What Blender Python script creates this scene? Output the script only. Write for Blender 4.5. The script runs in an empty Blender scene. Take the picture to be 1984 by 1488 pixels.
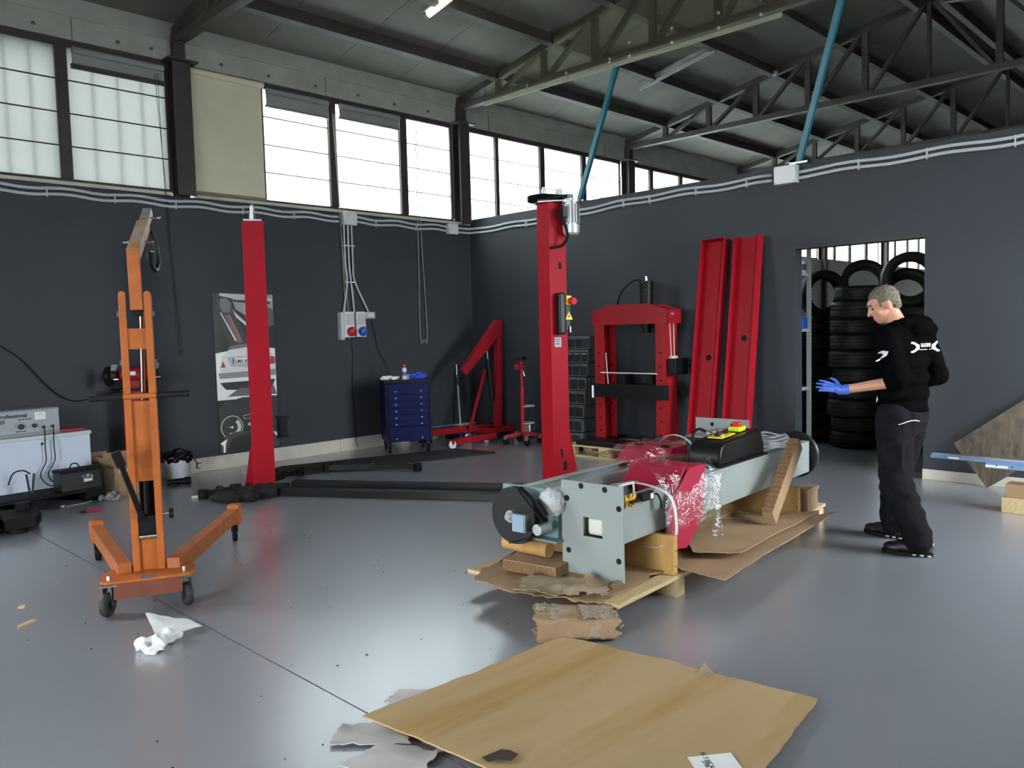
import bpy, bmesh, math, random
from mathutils import Vector, Matrix, Euler, noise
random.seed(7)
sc = bpy.context.scene
COL = sc.collection
# ------------------------------------------------------------------ camera, world, exposure
YAW, PITCH, ROLL, FPX = math.radians(44.7676), math.radians(-3.8196), math.radians(-1.4449), 1558.5
f_ = Vector((math.cos(PITCH)*math.cos(YAW), math.cos(PITCH)*math.sin(YAW), math.sin(PITCH)))
r0 = Vector((math.sin(YAW), -math.cos(YAW), 0)); u0 = r0.cross(f_)
r_ = r0*math.cos(ROLL)+u0*math.sin(ROLL); u_ = -r0*math.sin(ROLL)+u0*math.cos(ROLL)
cd = bpy.data.cameras.new('camera'); cam = bpy.data.objects.new('camera', cd); COL.objects.link(cam)
m = Matrix((r_, u_, -f_)).transposed().to_4x4(); m.translation = (0, 0, 1.55); cam.matrix_world = m
cd.sensor_width = 36; cd.lens = FPX/1984*36; cd.clip_start = .05; cd.clip_end = 200
sc.camera = cam
w = bpy.data.worlds.new('overcast_sky'); sc.world = w; w.use_nodes = True
bg = w.node_tree.nodes['Background']; bg.inputs[0].default_value = (.90, .96, 1.0, 1); bg.inputs[1].default_value = 30.0
vs = sc.view_settings; vs.view_transform = 'Standard'; vs.look = 'None'; vs.gamma = 1; vs.exposure = 0.1; vs.use_curve_mapping = False

sc.cycles.max_bounces = 7; sc.cycles.diffuse_bounces = 4; sc.cycles.glossy_bounces = 3; sc.cycles.transmission_bounces = 4; sc.cycles.adaptive_threshold = .025

# ------------------------------------------------------------------ materials
def s2l(c): return tuple((x/12.92 if x <= .04045 else ((x+.055)/1.055)**2.4) for x in [k/255 for k in c])
MATS = {}
def mat(name, rgb, rough=.5, metal=0., var=.0, scale=8., bump=0., bscale=60., spec=.5, coat=0., rvar=0., alpha=1., emit=0., dirt=None, stretch=None, dthr=(.5, .75), dscale=None):
    """rgb in 0..255 sRGB; var = value variation, bump = fine relief, dirt = second colour mixed in patches"""
    if name in MATS: return MATS[name]
    M = bpy.data.materials.new(name); M.use_nodes = True; MATS[name] = M
    N, L = M.node_tree.nodes, M.node_tree.links
    b = N['Principled BSDF']; col = (*s2l(rgb), 1)
    b.inputs['Base Color'].default_value = col; b.inputs['Roughness'].default_value = rough; b.inputs['Metallic'].default_value = metal
    b.inputs['Specular IOR Level'].default_value = spec
    if coat: b.inputs['Coat Weight'].default_value = coat; b.inputs['Coat Roughness'].default_value = .12
    if emit: b.inputs['Emission Color'].default_value = col; b.inputs['Emission Strength'].default_value = emit
    if alpha < 1: b.inputs['Alpha'].default_value = alpha
    if var or bump or dirt or rvar:
        tc = N.new('ShaderNodeTexCoord'); mp = N.new('ShaderNodeMapping'); L.new(tc.outputs['Object'], mp.inputs['Vector'])
        if stretch: mp.inputs['Scale'].default_value = stretch
        n = N.new('ShaderNodeTexNoise'); n.inputs['Scale'].default_value = scale; n.inputs['Detail'].default_value = 5; L.new(mp.outputs[0], n.inputs['Vector'])
        last = None
        if var:
            mr = N.new('ShaderNodeMapRange'); mr.inputs[1].default_value = .3; mr.inputs[2].default_value = .7
            mr.inputs[3].default_value = 1-var; mr.inputs[4].default_value = 1+var; L.new(n.outputs[0], mr.inputs[0])
            mx = N.new('ShaderNodeMix'); mx.data_type = 'RGBA'; mx.blend_type = 'MULTIPLY'; mx.inputs[0].default_value = 1
            mx.inputs[6].default_value = col; L.new(mr.outputs[0], mx.inputs[7]); last = mx.outputs[2]
        if dirt:
            n2 = N.new('ShaderNodeTexNoise'); n2.inputs['Scale'].default_value = dscale or scale*.6; n2.inputs['Detail'].default_value = 8; n2.inputs['Roughness'].default_value = .65
            L.new(mp.outputs[0], n2.inputs['Vector'])
            r2 = N.new('ShaderNodeMapRange'); r2.inputs[1].default_value = dthr[0]; r2.inputs[2].default_value = dthr[1]; L.new(n2.outputs[0], r2.inputs[0])
            m2 = N.new('ShaderNodeMix'); m2.data_type = 'RGBA'; L.new(r2.outputs[0], m2.inputs[0])
            if last: L.new(last, m2.inputs[6])
            else: m2.inputs[6].default_value = col
            m2.inputs[7].default_value = (*s2l(dirt), 1); last = m2.outputs[2]
        if last: L.new(last, b.inputs['Base Color'])
        if rvar:
            r3 = N.new('ShaderNodeMapRange'); r3.inputs[1].default_value = .3; r3.inputs[2].default_value = .7
            r3.inputs[3].default_value = max(.02, rough-rvar); r3.inputs[4].default_value = rough+rvar; L.new(n.outputs[0], r3.inputs[0]); L.new(r3.outputs[0], b.inputs['Roughness'])
        if bump:
            n3 = N.new('ShaderNodeTexNoise'); n3.inputs['Scale'].default_value = bscale; n3.inputs['Detail'].default_value = 4; L.new(mp.outputs[0], n3.inputs['Vector'])
            bp = N.new('ShaderNodeBump'); bp.inputs['Strength'].default_value = bump; bp.inputs['Distance'].default_value = .01; L.new(n3.outputs[0], bp.inputs['Height']); L.new(bp.outputs[0], b.inputs['Normal'])
    return M
def see_through(name, rgb, trans, kind='glossy', rough=.1, tint=(255, 255, 255), bump=0, bscale=40):
    """a thin sheet: part of the light passes straight, the rest is scattered through it (translucent) or mirrored (glossy)"""
    M = bpy.data.materials.new(name); M.use_nodes = True; MATS[name] = M
    N, L = M.node_tree.nodes, M.node_tree.links; N.remove(N['Principled BSDF'])
    t = N.new('ShaderNodeBsdfTransparent'); t.inputs[0].default_value = (*s2l(tint), 1)
    if kind == 'translucent':
        a = N.new('ShaderNodeBsdfTranslucent'); d = N.new('ShaderNodeBsdfDiffuse'); a.inputs[0].default_value = d.inputs[0].default_value = (*s2l(rgb), 1)
        g = N.new('ShaderNodeMixShader'); g.inputs[0].default_value = .25; L.new(a.outputs[0], g.inputs[1]); L.new(d.outputs[0], g.inputs[2])
    else:
        g = N.new('ShaderNodeBsdfGlossy'); g.inputs['Roughness'].default_value = rough; g.inputs[0].default_value = (*s2l(rgb), 1)
    mx = N.new('ShaderNodeMixShader'); mx.inputs[0].default_value = trans
    L.new(g.outputs[0], mx.inputs[1]); L.new(t.outputs[0], mx.inputs[2]); L.new(mx.outputs[0], N['Material Output'].inputs[0])
    if bump:
        tc = N.new('ShaderNodeTexCoord'); n = N.new('ShaderNodeTexNoise'); n.inputs['Scale'].default_value = bscale; n.inputs['Detail'].default_value = 3; L.new(tc.outputs['Object'], n.inputs['Vector'])
        bp = N.new('ShaderNodeBump'); bp.inputs['Strength'].default_value = bump; bp.inputs['Distance'].default_value = .02; L.new(n.outputs[0], bp.inputs['Height']); L.new(bp.outputs[0], g.inputs['Normal'])
    return M
wall_m = mat('dark_wall_paint', (53, 56, 61), .6, var=.06, scale=1.5, bump=.12, bscale=180, spec=0.3)
conc_m = mat('raw_concrete', (160, 160, 150), .85, var=.12, scale=3, bump=.2, bscale=40, spec=0.2)
steel_m = mat('brown_painted_steel', (62, 56, 53), .5, var=.12, scale=5, spec=0.25)
truss_m = mat('dark_truss_steel', (66, 63, 56), .55, var=.12, scale=5, spec=0.25)
roof_m = mat('roof_panel_board', (108, 107, 98), .85, var=.08, scale=2, bump=.12, bscale=90, spec=0.2)
base_m = mat('pale_skirting', (196, 192, 178), .6, var=.08, scale=4, dirt=(150, 140, 118), dthr=(.55, .8))
white_wall_m = mat('white_store_wall', (205, 205, 200), .8, var=.05, scale=2)
red_m = mat('red_lift_paint', (160, 22, 36), .45, var=.05, scale=4, spec=0.12)
redd_m = mat('dark_red_paint', (140, 22, 32), .4, var=.08, scale=5, spec=0.25)
redg_m = mat('red_press_paint', (150, 26, 34), .4, var=.08, scale=6, spec=0.25)
black_m = mat('black_steel_paint', (15, 15, 16), .45, var=.2, scale=8, spec=0.25)
blackp_m = mat('black_plastic', (20, 20, 22), .32, spec=0.3)
rubber_m = mat('black_rubber', (16, 16, 16), .7, var=.2, scale=10, spec=0.2)
tyre_m = mat('tyre_rubber', (27, 27, 27), .55, var=.25, scale=12, bump=.1, bscale=80, spec=0.22)
grey_lift_m = mat('pale_grey_green_enamel', (146, 154, 151), .35, var=.03, scale=3)
orange_m = mat('worn_orange_paint', (176, 96, 44), .45, var=.12, scale=7, dirt=(120, 62, 28), dthr=(.56, .74), spec=0.25)
orange_w_m = mat('scratched_bare_orange', (160, 116, 78), .5, var=.25, scale=14, dirt=(150, 142, 132), dthr=(.45, .62))
chrome_m = mat('chrome_rod', (200, 200, 202), .14, metal=1)
zinc_m = mat('zinc_plated_steel', (176, 178, 180), .35, metal=1, var=.1, scale=20)
alu_m = mat('cast_aluminium', (190, 192, 194), .38, metal=.9)
alup_m = mat('silver_motor_cover', (205, 212, 214), .3, metal=.5)
grip_m = mat('black_rubber_grip', (26, 26, 27), .5, spec=0.25)
whitep_m = mat('white_plastic', (222, 222, 220), .4)
greyp_m = mat('grey_pvc', (188, 190, 192), .45)
wood_m = mat('raw_pine', (200, 176, 132), .65, var=.14, scale=9, stretch=(1, 6, 6), dirt=(178, 146, 98), dthr=(.58, .8), spec=0.15)
woody_m = mat('amber_plywood', (186, 146, 90), .55, var=.12, scale=7, stretch=(3, 3, 1), spec=0.15)
card_m = mat('brown_cardboard', (158, 130, 102), .8, var=.08, scale=5, bump=.1, bscale=60, spec=0.1)
card2_m = mat('tan_cardboard', (182, 154, 116), .75, var=.07, scale=2.2, stretch=(.3, 2.2, 1), dirt=(164, 132, 86), dthr=(.46, .62), dscale=1.1, spec=.1)
corr_m = mat('corrugated_card_edge', (138, 104, 68), .9, var=.35, scale=60)
greycard_m = mat('grey_inside_cardboard', (146, 126, 102), .85, var=.14, scale=8, bump=.2, bscale=40)
blue_cab_m = mat('dark_blue_enamel', (20, 25, 68), .35, var=.05, scale=4, spec=0.12)
navy_m = mat('navy_edge', (14, 16, 34), .4, spec=0.2)
paper_m = mat('white_paper', (238, 238, 236), .8, var=.04, scale=12)
yellow_m = mat('safety_yellow', (236, 206, 20), .4)
blackcloth_m = mat('black_sweatshirt_cotton', (11, 11, 12), .9, var=.15, scale=14, bump=.15, bscale=120, spec=0.0)
trouser_m = mat('charcoal_work_trouser', (24, 24, 27), .85, var=.18, scale=10, bump=.25, bscale=140, spec=0.06)
skin_m = mat('skin', (204, 148, 120), .5, var=.06, scale=14)
hair_m = mat('greying_hair', (112, 104, 92), .7, var=.4, scale=60, bump=.8, bscale=120, spec=0.2)
glove_m = mat('blue_nitrile', (74, 108, 206), .4)
bluefilm_m = mat('cyan_painted_steel', (24, 98, 116), .4, var=.05, scale=4)
wrap_m = see_through('stretch_wrap_film', (255, 255, 255), .80, 'glossy', .06, bump=1.0, bscale=38)
glass_m = see_through('frosted_wired_glass', (244, 250, 250), .25, 'translucent', tint=(248, 252, 252))
haze_m = see_through('cloudy_plastic_sheet', (150, 150, 128), .62, 'translucent', tint=(215, 214, 196))

# ------------------------------------------------------------------ helpers
def V(*a): return Vector(a)
class MB:
    """collects shapes, then builds ONE mesh object"""
    def __init__(s): s.v = []; s.f = []
    def add(s, vs, fs):
        o = len(s.v); s.v += [tuple(x) for x in vs]; s.f += [tuple(i+o for i in f) for f in fs]; return s
    def box(s, c, d, R=None):
        c = Vector(c); h = Vector(d)/2; R = Euler(R).to_matrix() if R is not None and not isinstance(R, Matrix) else R
        vs = []
        for x in (-1, 1):
            for y in (-1, 1):
                for z in (-1, 1):
                    p = Vector((x*h.x, y*h.y, z*h.z)); vs.append(c+(R @ p if R else p))
        return s.add(vs, [(0, 1, 3, 2), (4, 6, 7, 5), (0, 4, 5, 1), (2, 3, 7, 6), (0, 2, 6, 4), (1, 5, 7, 3)])
    def mm(s, a, b):
        a = Vector(a); b = Vector(b); return s.box((a+b)/2, b-a)
    def beam(s, p0, p1, w, h, up=(0, 0, 1)):
        p0 = Vector(p0); p1 = Vector(p1); z = (p1-p0).normalized(); x = Vector(up).cross(z)
        if x.length < 1e-4: x = Vector((1, 0, 0)).cross(z)
        x.normalize(); y = z.cross(x); R = Matrix((x, y, z)).transposed()
        return s.box((p0+p1)/2, (w, h, (p1-p0).length), R)
    def cyl(s, p0, p1, r, n=16, r2=None, caps=True):
        p0 = Vector(p0); p1 = Vector(p1); r2 = r if r2 is None else r2
        z = (p1-p0).normalized(); x = z.orthogonal().normalized(); y = z.cross(x); vs = []
        for P, rr in ((p0, r), (p1, r2)):
            for i in range(n):
                a = 2*math.pi*i/n; vs.append(P+(x*math.cos(a)+y*math.sin(a))*rr)
        fs = [(i, (i+1) % n, n+(i+1) % n, n+i) for i in range(n)]
        if caps: fs += [tuple(range(n-1, -1, -1)), tuple(range(n, 2*n))]
        return s.add(vs, fs)
    def tube(s, path, r, n=8, caps=True):
        P = [Vector(p) for p in path]; rs = r if isinstance(r, (list, tuple)) else [r]*len(P); vs = []; fs = []; px = None
        for i, p in enumerate(P):
            t = (P[min(i+1, len(P)-1)]-P[max(i-1, 0)]).normalized()
            x = t.orthogonal().normalized() if px is None else (px-t*px.dot(t)).normalized()
            px = x; y = t.cross(x)
            for k in range(n):
                a = 2*math.pi*k/n; vs.append(p+(x*math.cos(a)+y*math.sin(a))*rs[i])
        for i in range(len(P)-1):
            for k in range(n): fs.append((i*n+k, i*n+(k+1) % n, (i+1)*n+(k+1) % n, (i+1)*n+k))
        if caps: fs += [tuple(range(n-1, -1, -1)), tuple(range((len(P)-1)*n, len(P)*n))]
        return s.add(vs, fs)
    def lathe(s, prof, n=24, o=(0, 0, 0), axis=(0, 0, 1), closed=False):
        o = Vector(o); z = Vector(axis).normalized(); x = z.orthogonal().normalized(); y = z.cross(x); vs = []; fs = []; k = len(prof)
        for i in range(n):
            a = 2*math.pi*i/n; d = x*math.cos(a)+y*math.sin(a)
            for r, h in prof: vs.append(o+d*r+z*h)
        for i in range(n):
            j = (i+1) % n
            for q in range(k if closed else k-1):
                q2 = (q+1) % k; fs.append((i*k+q, j*k+q, j*k+q2, i*k+q2))
        return s.add(vs, fs)
    def prism(s, pts, t, o=(0, 0, 0), ax=(1, 0, 0), ay=(0, 1, 0)):
        """polygon in the plane (o, ax, ay) pushed t along ax x ay"""
        o = Vector(o); ax = Vector(ax).normalized(); ay = Vector(ay).normalized(); nz = ax.cross(ay); n = len(pts)
        vs = [o+ax*p[0]+ay*p[1] for p in pts]+[o+ax*p[0]+ay*p[1]+nz*t for p in pts]
        return s.add(vs, [tuple(range(n-1, -1, -1)), tuple(range(n, 2*n))]+[(i, (i+1) % n, n+(i+1) % n, n+i) for i in range(n)])
    def ball(s, c, r, n=14, R=None):
        c = Vector(c); rr = Vector(r) if isinstance(r, (tuple, list)) else Vector((r, r, r)); vs = []; fs = []; m = n//2+1
        R = Euler(R).to_matrix() if R is not None and not isinstance(R, Matrix) else R
        for i in range(m+1):
            t = math.pi*i/m
            for k in range(n):
                a = 2*math.pi*k/n; p = Vector((rr.x*math.sin(t)*math.cos(a), rr.y*math.sin(t)*math.sin(a), rr.z*math.cos(t))); vs.append(c+(R @ p if R else p))
        for i in range(m):
            for k in range(n): fs.append((i*n+k, (i+1)*n+k, (i+1)*n+(k+1) % n, i*n+(k+1) % n))
        return s.add(vs, fs)
    def grid(s, fn, nu, nv, thick=0., wrap=False):
        """surface fn(u, v) -> point, optionally given thickness along its normals"""
        P = [[Vector(fn(i/nu, j/nv)) for j in range(nv+1)] for i in range(nu+1)]
        idx = lambda i, j: i*(nv+1)+j
        vs = [P[i][j] for i in range(nu+1) for j in range(nv+1)]; fs = [(idx(i, j), idx(i+1, j), idx(i+1, j+1), idx(i, j+1)) for i in range(nu) for j in range(nv)]
        if thick:
            n0 = len(vs); lo = []
            for i in range(nu+1):
                for j in range(nv+1):
                    du = P[min(i+1, nu)][j]-P[max(i-1, 0)][j]; dv = P[i][min(j+1, nv)]-P[i][max(j-1, 0)]; nn = du.cross(dv)
                    nn = nn.normalized() if nn.length > 1e-9 else Vector((0, 0, 1)); lo.append(P[i][j]-nn*thick)
            vs += lo; fs += [tuple(n0+k for k in reversed(f)) for f in fs[:]]
            for i in range(nu): fs += [(idx(i+1, 0), idx(i, 0), n0+idx(i, 0), n0+idx(i+1, 0)), (idx(i, nv), idx(i+1, nv), n0+idx(i+1, nv), n0+idx(i, nv))]
            for j in range(nv): fs += [(idx(0, j), idx(0, j+1), n0+idx(0, j+1), n0+idx(0, j)), (idx(nu, j+1), idx(nu, j), n0+idx(nu, j), n0+idx(nu, j+1))]
        return s.add(vs, fs)
    def mesh(s, name):
        me = bpy.data.meshes.new(name); me.from_pydata(s.v, [], s.f); me.update(); return me
    def build(s, name, M, parent=None, bevel=0., smooth=35, loc=None, rot=None, seg=2):
        return link(name, s.mesh(name), M, parent, bevel, smooth, loc, rot, seg)
def link(name, me, M, parent=None, bevel=0., smooth=35, loc=None, rot=None, seg=2):
    o = bpy.data.objects.new(name, me); COL.objects.link(o)
    if M and not me.materials: me.materials.append(M)
    if smooth is not None and len(me.polygons):
        bm = bmesh.new(); bm.from_mesh(me); bmesh.ops.recalc_face_normals(bm, faces=bm.faces); bm.to_mesh(me); bm.free()
        me.shade_smooth(); me.set_sharp_from_angle(angle=math.radians(smooth))
    if bevel:
        b = o.modifiers.new('soft_edge', 'BEVEL'); b.width = bevel; b.segments = seg; b.limit_method = 'ANGLE'; b.angle_limit = math.radians(40); b.harden_normals = True
    if parent: o.parent = parent
    if loc is not None: o.location = loc
    if rot is not None: o.rotation_euler = rot
    return o
def tag(o, label, cat, group=None, kind=None):
    o['label'] = label; o['category'] = cat
    if group: o['group'] = group
    if kind: o['kind'] = kind
    return o
def thing(name, label, cat, loc=(0, 0, 0), rz=0., group=None, kind=None, rot=None):
    o = bpy.data.objects.new(name, None); COL.objects.link(o); o.empty_display_size = .1; o.location = loc
    o.rotation_euler = rot if rot is not None else (0, 0, rz)
    return tag(o, label, cat, group, kind)
def struct(name, kind='structure'):
    o = bpy.data.objects.new(name, None); COL.objects.link(o); o['kind'] = kind; o.empty_display_size = .1; return o
def sbuild(mb, name, M, bevel=0., **k):
    o = mb.build(name, M, None, bevel, **k); o['kind'] = 'structure'; return o
def dup(root, loc, rot=None, label=None):
    r = root.copy(); COL.objects.link(r); r.location = loc
    if rot is not None: r.rotation_euler = rot
    if label: r['label'] = label
    for ch in list(root.children):
        c = ch.copy(); COL.objects.link(c); c.parent = r
        for g in list(ch.children):
            d = g.copy(); COL.objects.link(d); d.parent = c
    return r
def text(name, body, size, M, parent, loc, R, extrude=.0006, align='LEFT', sx=1., bold=0.):
    """flat lettering turned into a mesh; R maps text x,y,z to parent axes"""
    cu = bpy.data.curves.new(name, 'FONT'); cu.body = body; cu.size = size; cu.extrude = extrude; cu.align_x = align; cu.resolution_u = 3; cu.offset = bold
    t = bpy.data.objects.new(name+'_tmp', cu); COL.objects.link(t); dg = bpy.context.evaluated_depsgraph_get()
    me = bpy.data.meshes.new_from_object(t.evaluated_get(dg)); bpy.data.objects.remove(t); bpy.data.curves.remove(cu)
    for v in me.vertices: v.co = R @ Vector((v.co.x*sx, v.co.y, v.co.z))
    me.materials.clear(); o = link(name, me, M, parent, smooth=None, loc=loc); return o
def axes(x, y):
    x = Vector(x).normalized(); y = Vector(y).normalized(); return Matrix((x, y, x.cross(y))).transposed()
def remesh(mb, voxel, smooth=3, fac=.5):
    """fuse overlapping shapes into one continuous skin"""
    me = mb.mesh('tmp'); bm = bmesh.new(); bm.from_mesh(me); bmesh.ops.recalc_face_normals(bm, faces=bm.faces); bm.to_mesh(me); bm.free()
    o = bpy.data.objects.new('tmp', me); COL.objects.link(o)
    r = o.modifiers.new('r', 'REMESH'); r.mode = 'VOXEL'; r.voxel_size = voxel; r.use_smooth_shade = True
    sm = o.modifiers.new('s', 'SMOOTH'); sm.iterations = smooth; sm.factor = fac
    dg = bpy.context.evaluated_depsgraph_get(); out = bpy.data.meshes.new_from_object(o.evaluated_get(dg)); bpy.data.objects.remove(o); return out
def wob(p, s=1., k=(0, 0, 0)): return noise.noise(Vector(p)*s+Vector(k))
def cable(pts, n=8):
    """smooth path through points (Catmull-Rom)"""
    P = [Vector(p) for p in pts]; P = [2*P[0]-P[1]]+P+[2*P[-1]-P[-2]]; out = []
    for i in range(1, len(P)-2):
        for k in range(n):
            t = k/n; a, b, c, d = P[i-1:i+3]
            out.append(.5*((2*b)+(c-a)*t+(2*a-5*b+4*c-d)*t*t+(3*b-a-3*c+d)*t**3))
    return out+[P[-2]]
# ------------------------------------------------------------------ setting
Y1, X2, RID = 9.10, 8.35, 3.88        # window wall plane, partition plane, ridge line
YN = 2*RID-Y1                          # wall behind the camera
def roofz(y): return 5.05+.198*(Y1-abs(y-RID)-RID)
def floor_mat():
    M = mat('grey_epoxy_floor', (138, 140, 147), .30, spec=1.0)
    N, L = M.node_tree.nodes, M.node_tree.links; b = N['Principled BSDF']; b.inputs['Coat Weight'].default_value = 1.0; b.inputs['Coat Roughness'].default_value = .285
    tc = N.new('ShaderNodeTexCoord')
    def nz(scale, det, lo, hi, stretch=None):
        n = N.new('ShaderNodeTexNoise'); n.inputs['Scale'].default_value = scale; n.inputs['Detail'].default_value = det; n.inputs['Roughness'].default_value = .6
        src = tc.outputs['Object']
        if stretch:
            mp = N.new('ShaderNodeMapping'); mp.inputs['Scale'].default_value = stretch; L.new(src, mp.inputs[0]); src = mp.outputs[0]
        L.new(src, n.inputs['Vector']); r = N.new('ShaderNodeMapRange'); r.inputs[1].default_value = .25; r.inputs[2].default_value = .75; r.inputs[3].default_value = lo; r.inputs[4].default_value = hi
        L.new(n.outputs[0], r.inputs[0]); return r.outputs[0]
    def mul(a, c):
        m_ = N.new('ShaderNodeMath'); m_.operation = 'MULTIPLY'; L.new(a, m_.inputs[0]); L.new(c, m_.inputs[1]); return m_.outputs[0]
    v = mul(mul(nz(.5, 1, .95, 1.05), nz(2.2, 1, .98, 1.02)), nz(.9, 1, .98, 1.02))
    hs = N.new('ShaderNodeMix'); hs.data_type = 'RGBA'; hs.blend_type = 'MULTIPLY'; hs.inputs[0].default_value = 1; hs.inputs[6].default_value = b.inputs['Base Color'].default_value; L.new(v, hs.inputs[7]); L.new(hs.outputs[2], b.inputs['Base Color'])
    L.new(nz(.8, 1, .282, .30), b.inputs['Roughness'])
    return M
fl = struct('floor'); fm = floor_mat()
MB().mm((-7, YN-3, -.2), (1.826, Y1+.3, 0)).build('floor_slab', fm, fl)
MB().mm((1.834, YN-3, -.2), (33.2, Y1+.3, 0)).build('floor_slab', fm, fl)
MB().mm((1.82, YN-3, -.2), (1.84, Y1+.3, -.008)).build('floor_joint', mat('joint_filler', (40, 40, 42), .9), fl)
# window wall, lower part
wl = MB().mm((-7, Y1, 0), (8.43, Y1+.3, 3.15))
sbuild(wl, 'wall_left', wall_m)
sbuild(MB().mm((8.43, Y1, 0), (33.2, Y1+.3, 3.15)), 'wall_store', white_wall_m)
sbuild(MB().mm((-7, Y1, 4.63), (33.2, Y1+.25, 5.06)), 'wall_left_beam', conc_m)
lb = struct('trim_1')
MB().mm((-7, Y1-.02, 3.15), (3.84, Y1+.3, 3.185)).build('window_ledge', base_m, lb)
MB().mm((4.12, Y1-.02, 3.15), (33.2, Y1+.3, 3.185)).build('window_ledge', base_m, lb)
MB().mm((-7, Y1-.012, 4.86), (33.2, Y1, 5.06)).build('beam_step', conc_m, lb)
for x in (-1.9, 1.5, 2.9, 5.9, 8.8, 11.7): MB().box((x, Y1-.003, 4.74), (.008, .006, .22)).build('beam_joint', mat('concrete_joint', (96, 96, 90), .9), lb)
for x in (2.2, 2.55, 3.35, 3.7, 4.5, 5.1, 5.75, 6.4, 7.0, 7.6): MB().cyl((x, Y1-.004, 4.72+.02*math.sin(x*7)), (x, Y1+.01, 4.72), .022, 10).build('tie_hole', mat('concrete_hole', (92, 92, 86), .9), lb)
bb = struct('baseboard_left')
for a, b in ((-7, 1.2), (1.203, 3.4), (3.403, 5.9), (5.903, 8.345)): MB().mm((a, Y1-.022, 0), (b, Y1, .165)).build('skirting_board', base_m, bb, .004)
# partition with the doorway
DY0, DY1, DZ = 2.65, 3.95, 2.37
wr = MB().mm((X2, DY1, 0), (X2+.16, Y1, 3.23)).mm((X2, YN, 0), (X2+.16, DY0, 3.23)).mm((X2, DY0, DZ), (X2+.16, DY1, 3.23))
sbuild(wr, 'wall_right', wall_m)
sbuild(MB().mm((X2-.018, YN, 0), (X2, DY0, .10)), 'baseboard_right', base_m, .003)
d1 = struct('door_1')
dm = mat('dark_lintel', (48, 48, 48), .6)
MB().mm((X2-.004, DY0, DZ-.03), (X2+.165, DY1, DZ)).build('door_head', dm, d1, .003)
# far store room wall (parallel to the partition)
XF = 33.0
sbuild(MB().mm((XF, YN, 0), (XF+.2, Y1, 7.2)), 'wall_far', white_wall_m)
# end wall and wall behind the camera
RD0, RD1, RDZ = -.9, 2.4, 3.0          # unseen opening added in the end wall to light the partition
sbuild(MB().mm((-7.2, YN, 0), (-7, RD0, 7.0)).mm((-7.2, RD1, 0), (-7, Y1, 7.0)).mm((-7.2, RD0, RDZ), (-7, RD1, 7.0)), 'wall_rear', wall_m)
nw = MB().mm((-7, YN-.25, 4.62), (33.2, YN, 5.1)).mm((-.3, YN-.25, 3.15), (4.0, YN, 4.62)).mm((8.1, YN-.25, 3.15), (33.2, YN, 4.62)).mm((-7, YN-.25, 3.15), (-4.4, YN, 4.62)).mm((-7, YN-.25, 0), (5.6, YN, 3.15)).mm((7.8, YN-.25, 0), (33.2, YN, 3.15)).mm((5.6, YN-.25, 2.9), (7.8, YN, 3.15)).mm((5.6, YN-.25, 0), (7.8, YN, 1.15))  # lower gap, out of view, shaped to light the partition's right end
sbuild(nw, 'wall_near', wall_m)
# ------------------------------------------------------------------ clerestory windows of the window wall
def window(n, y, segs, z0=3.185, z1=4.63, d=1, left=False, cols=None):
    """segs: list of (x0, x1) panes; dark frames between"""
    wd = struct('window_%d' % n)
    xa, xb = segs[0][0], segs[-1][1]
    fz0, fz1 = z0+.035, z1-.07
    MB().mm((xa-.04, y+.02, fz1), (xb+.04, y+.10, z1)).build('top_rail', steel_m, wd, .004)
    MB().mm((xa-.04, y+.02, z0), (xb+.04, y+.10, fz0)).build('bottom_rail', steel_m, wd, .004)
    edges = [xa-.04]+[(segs[i][1], segs[i+1][0]) for i in range(len(segs)-1)]+[xb+.04]
    for e in edges[1:-1]: MB().mm((e[0], y, fz0), (e[1], y+.10, fz1)).build('mullion', steel_m, wd, .006)
    for a, b in ((xa-.04, xa), (xb, xb+.04)): MB().mm((a, y+.02, fz0), (b, y+.10, fz1)).build('jamb', steel_m, wd, .004)
    for i, (a, b) in enumerate(segs):
        MB().mm((a, y+.045, fz0), (b, y+.05, fz1)).build('pane', dim_glass_m if (left and a < 4.0) else glass_m, wd, smooth=None)
        for k in (1, 2, 3):
            zz = fz0+(fz1-fz0)*k/4; MB().mm((a, y+.030, zz-.006), (b, y+.043, zz+.006)).build('glazing_bar', steel_m, wd)
        nb = 4
        for k in range(1, nb):
            xx = a+(b-a)*k/nb; MB().cyl((xx, y+.062, fz0), (xx, y+.062, fz1), .006, 6).build('guard_bar', steel_m, wd)
    return wd
dim_glass_m = see_through('dimmed_reeded_glass', (138, 140, 137), .13, 'translucent', tint=(210, 213, 210))  # left panes coloured darker to stand in for the dim view outside
window(1, Y1, [(-.1, .85), (.93, 1.75), (1.83, 2.73), (2.84, 3.84)], left=True)
window(2, Y1, [(4.10, 4.92), (5.01, 5.93), (6.04, 7.08), (7.2, 8.02)])
window(3, Y1, [(8.32, 8.94), (9.01, 9.97), (10.08, 11.05), (11.16, 12.14)])
window(4, Y1, [(12.5, 13.09), (13.2, 14.12), (14.23, 15.2), (15.3, 16.25)])
window(5, Y1, [(16.65, 17.2), (17.3, 18.25), (18.35, 19.3), (19.4, 20.55)])
window(6, Y1, [(20.98, 21.55), (21.67, 22.56), (22.68, 23.72), (23.86, 24.72)])
window(10, Y1, [(25.40, 26.0), (26.1, 27.06), (27.18, 28.1), (28.2, 28.95)])
# clerestory of the opposite wall
for k, (a, b) in enumerate(((-4.3, -.4), (4.1, 8.0))):
    q = (b-a)/4; window(7+k, YN-.12, [(a+i*q+.04, a+(i+1)*q-.04) for i in range(4)])
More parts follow.
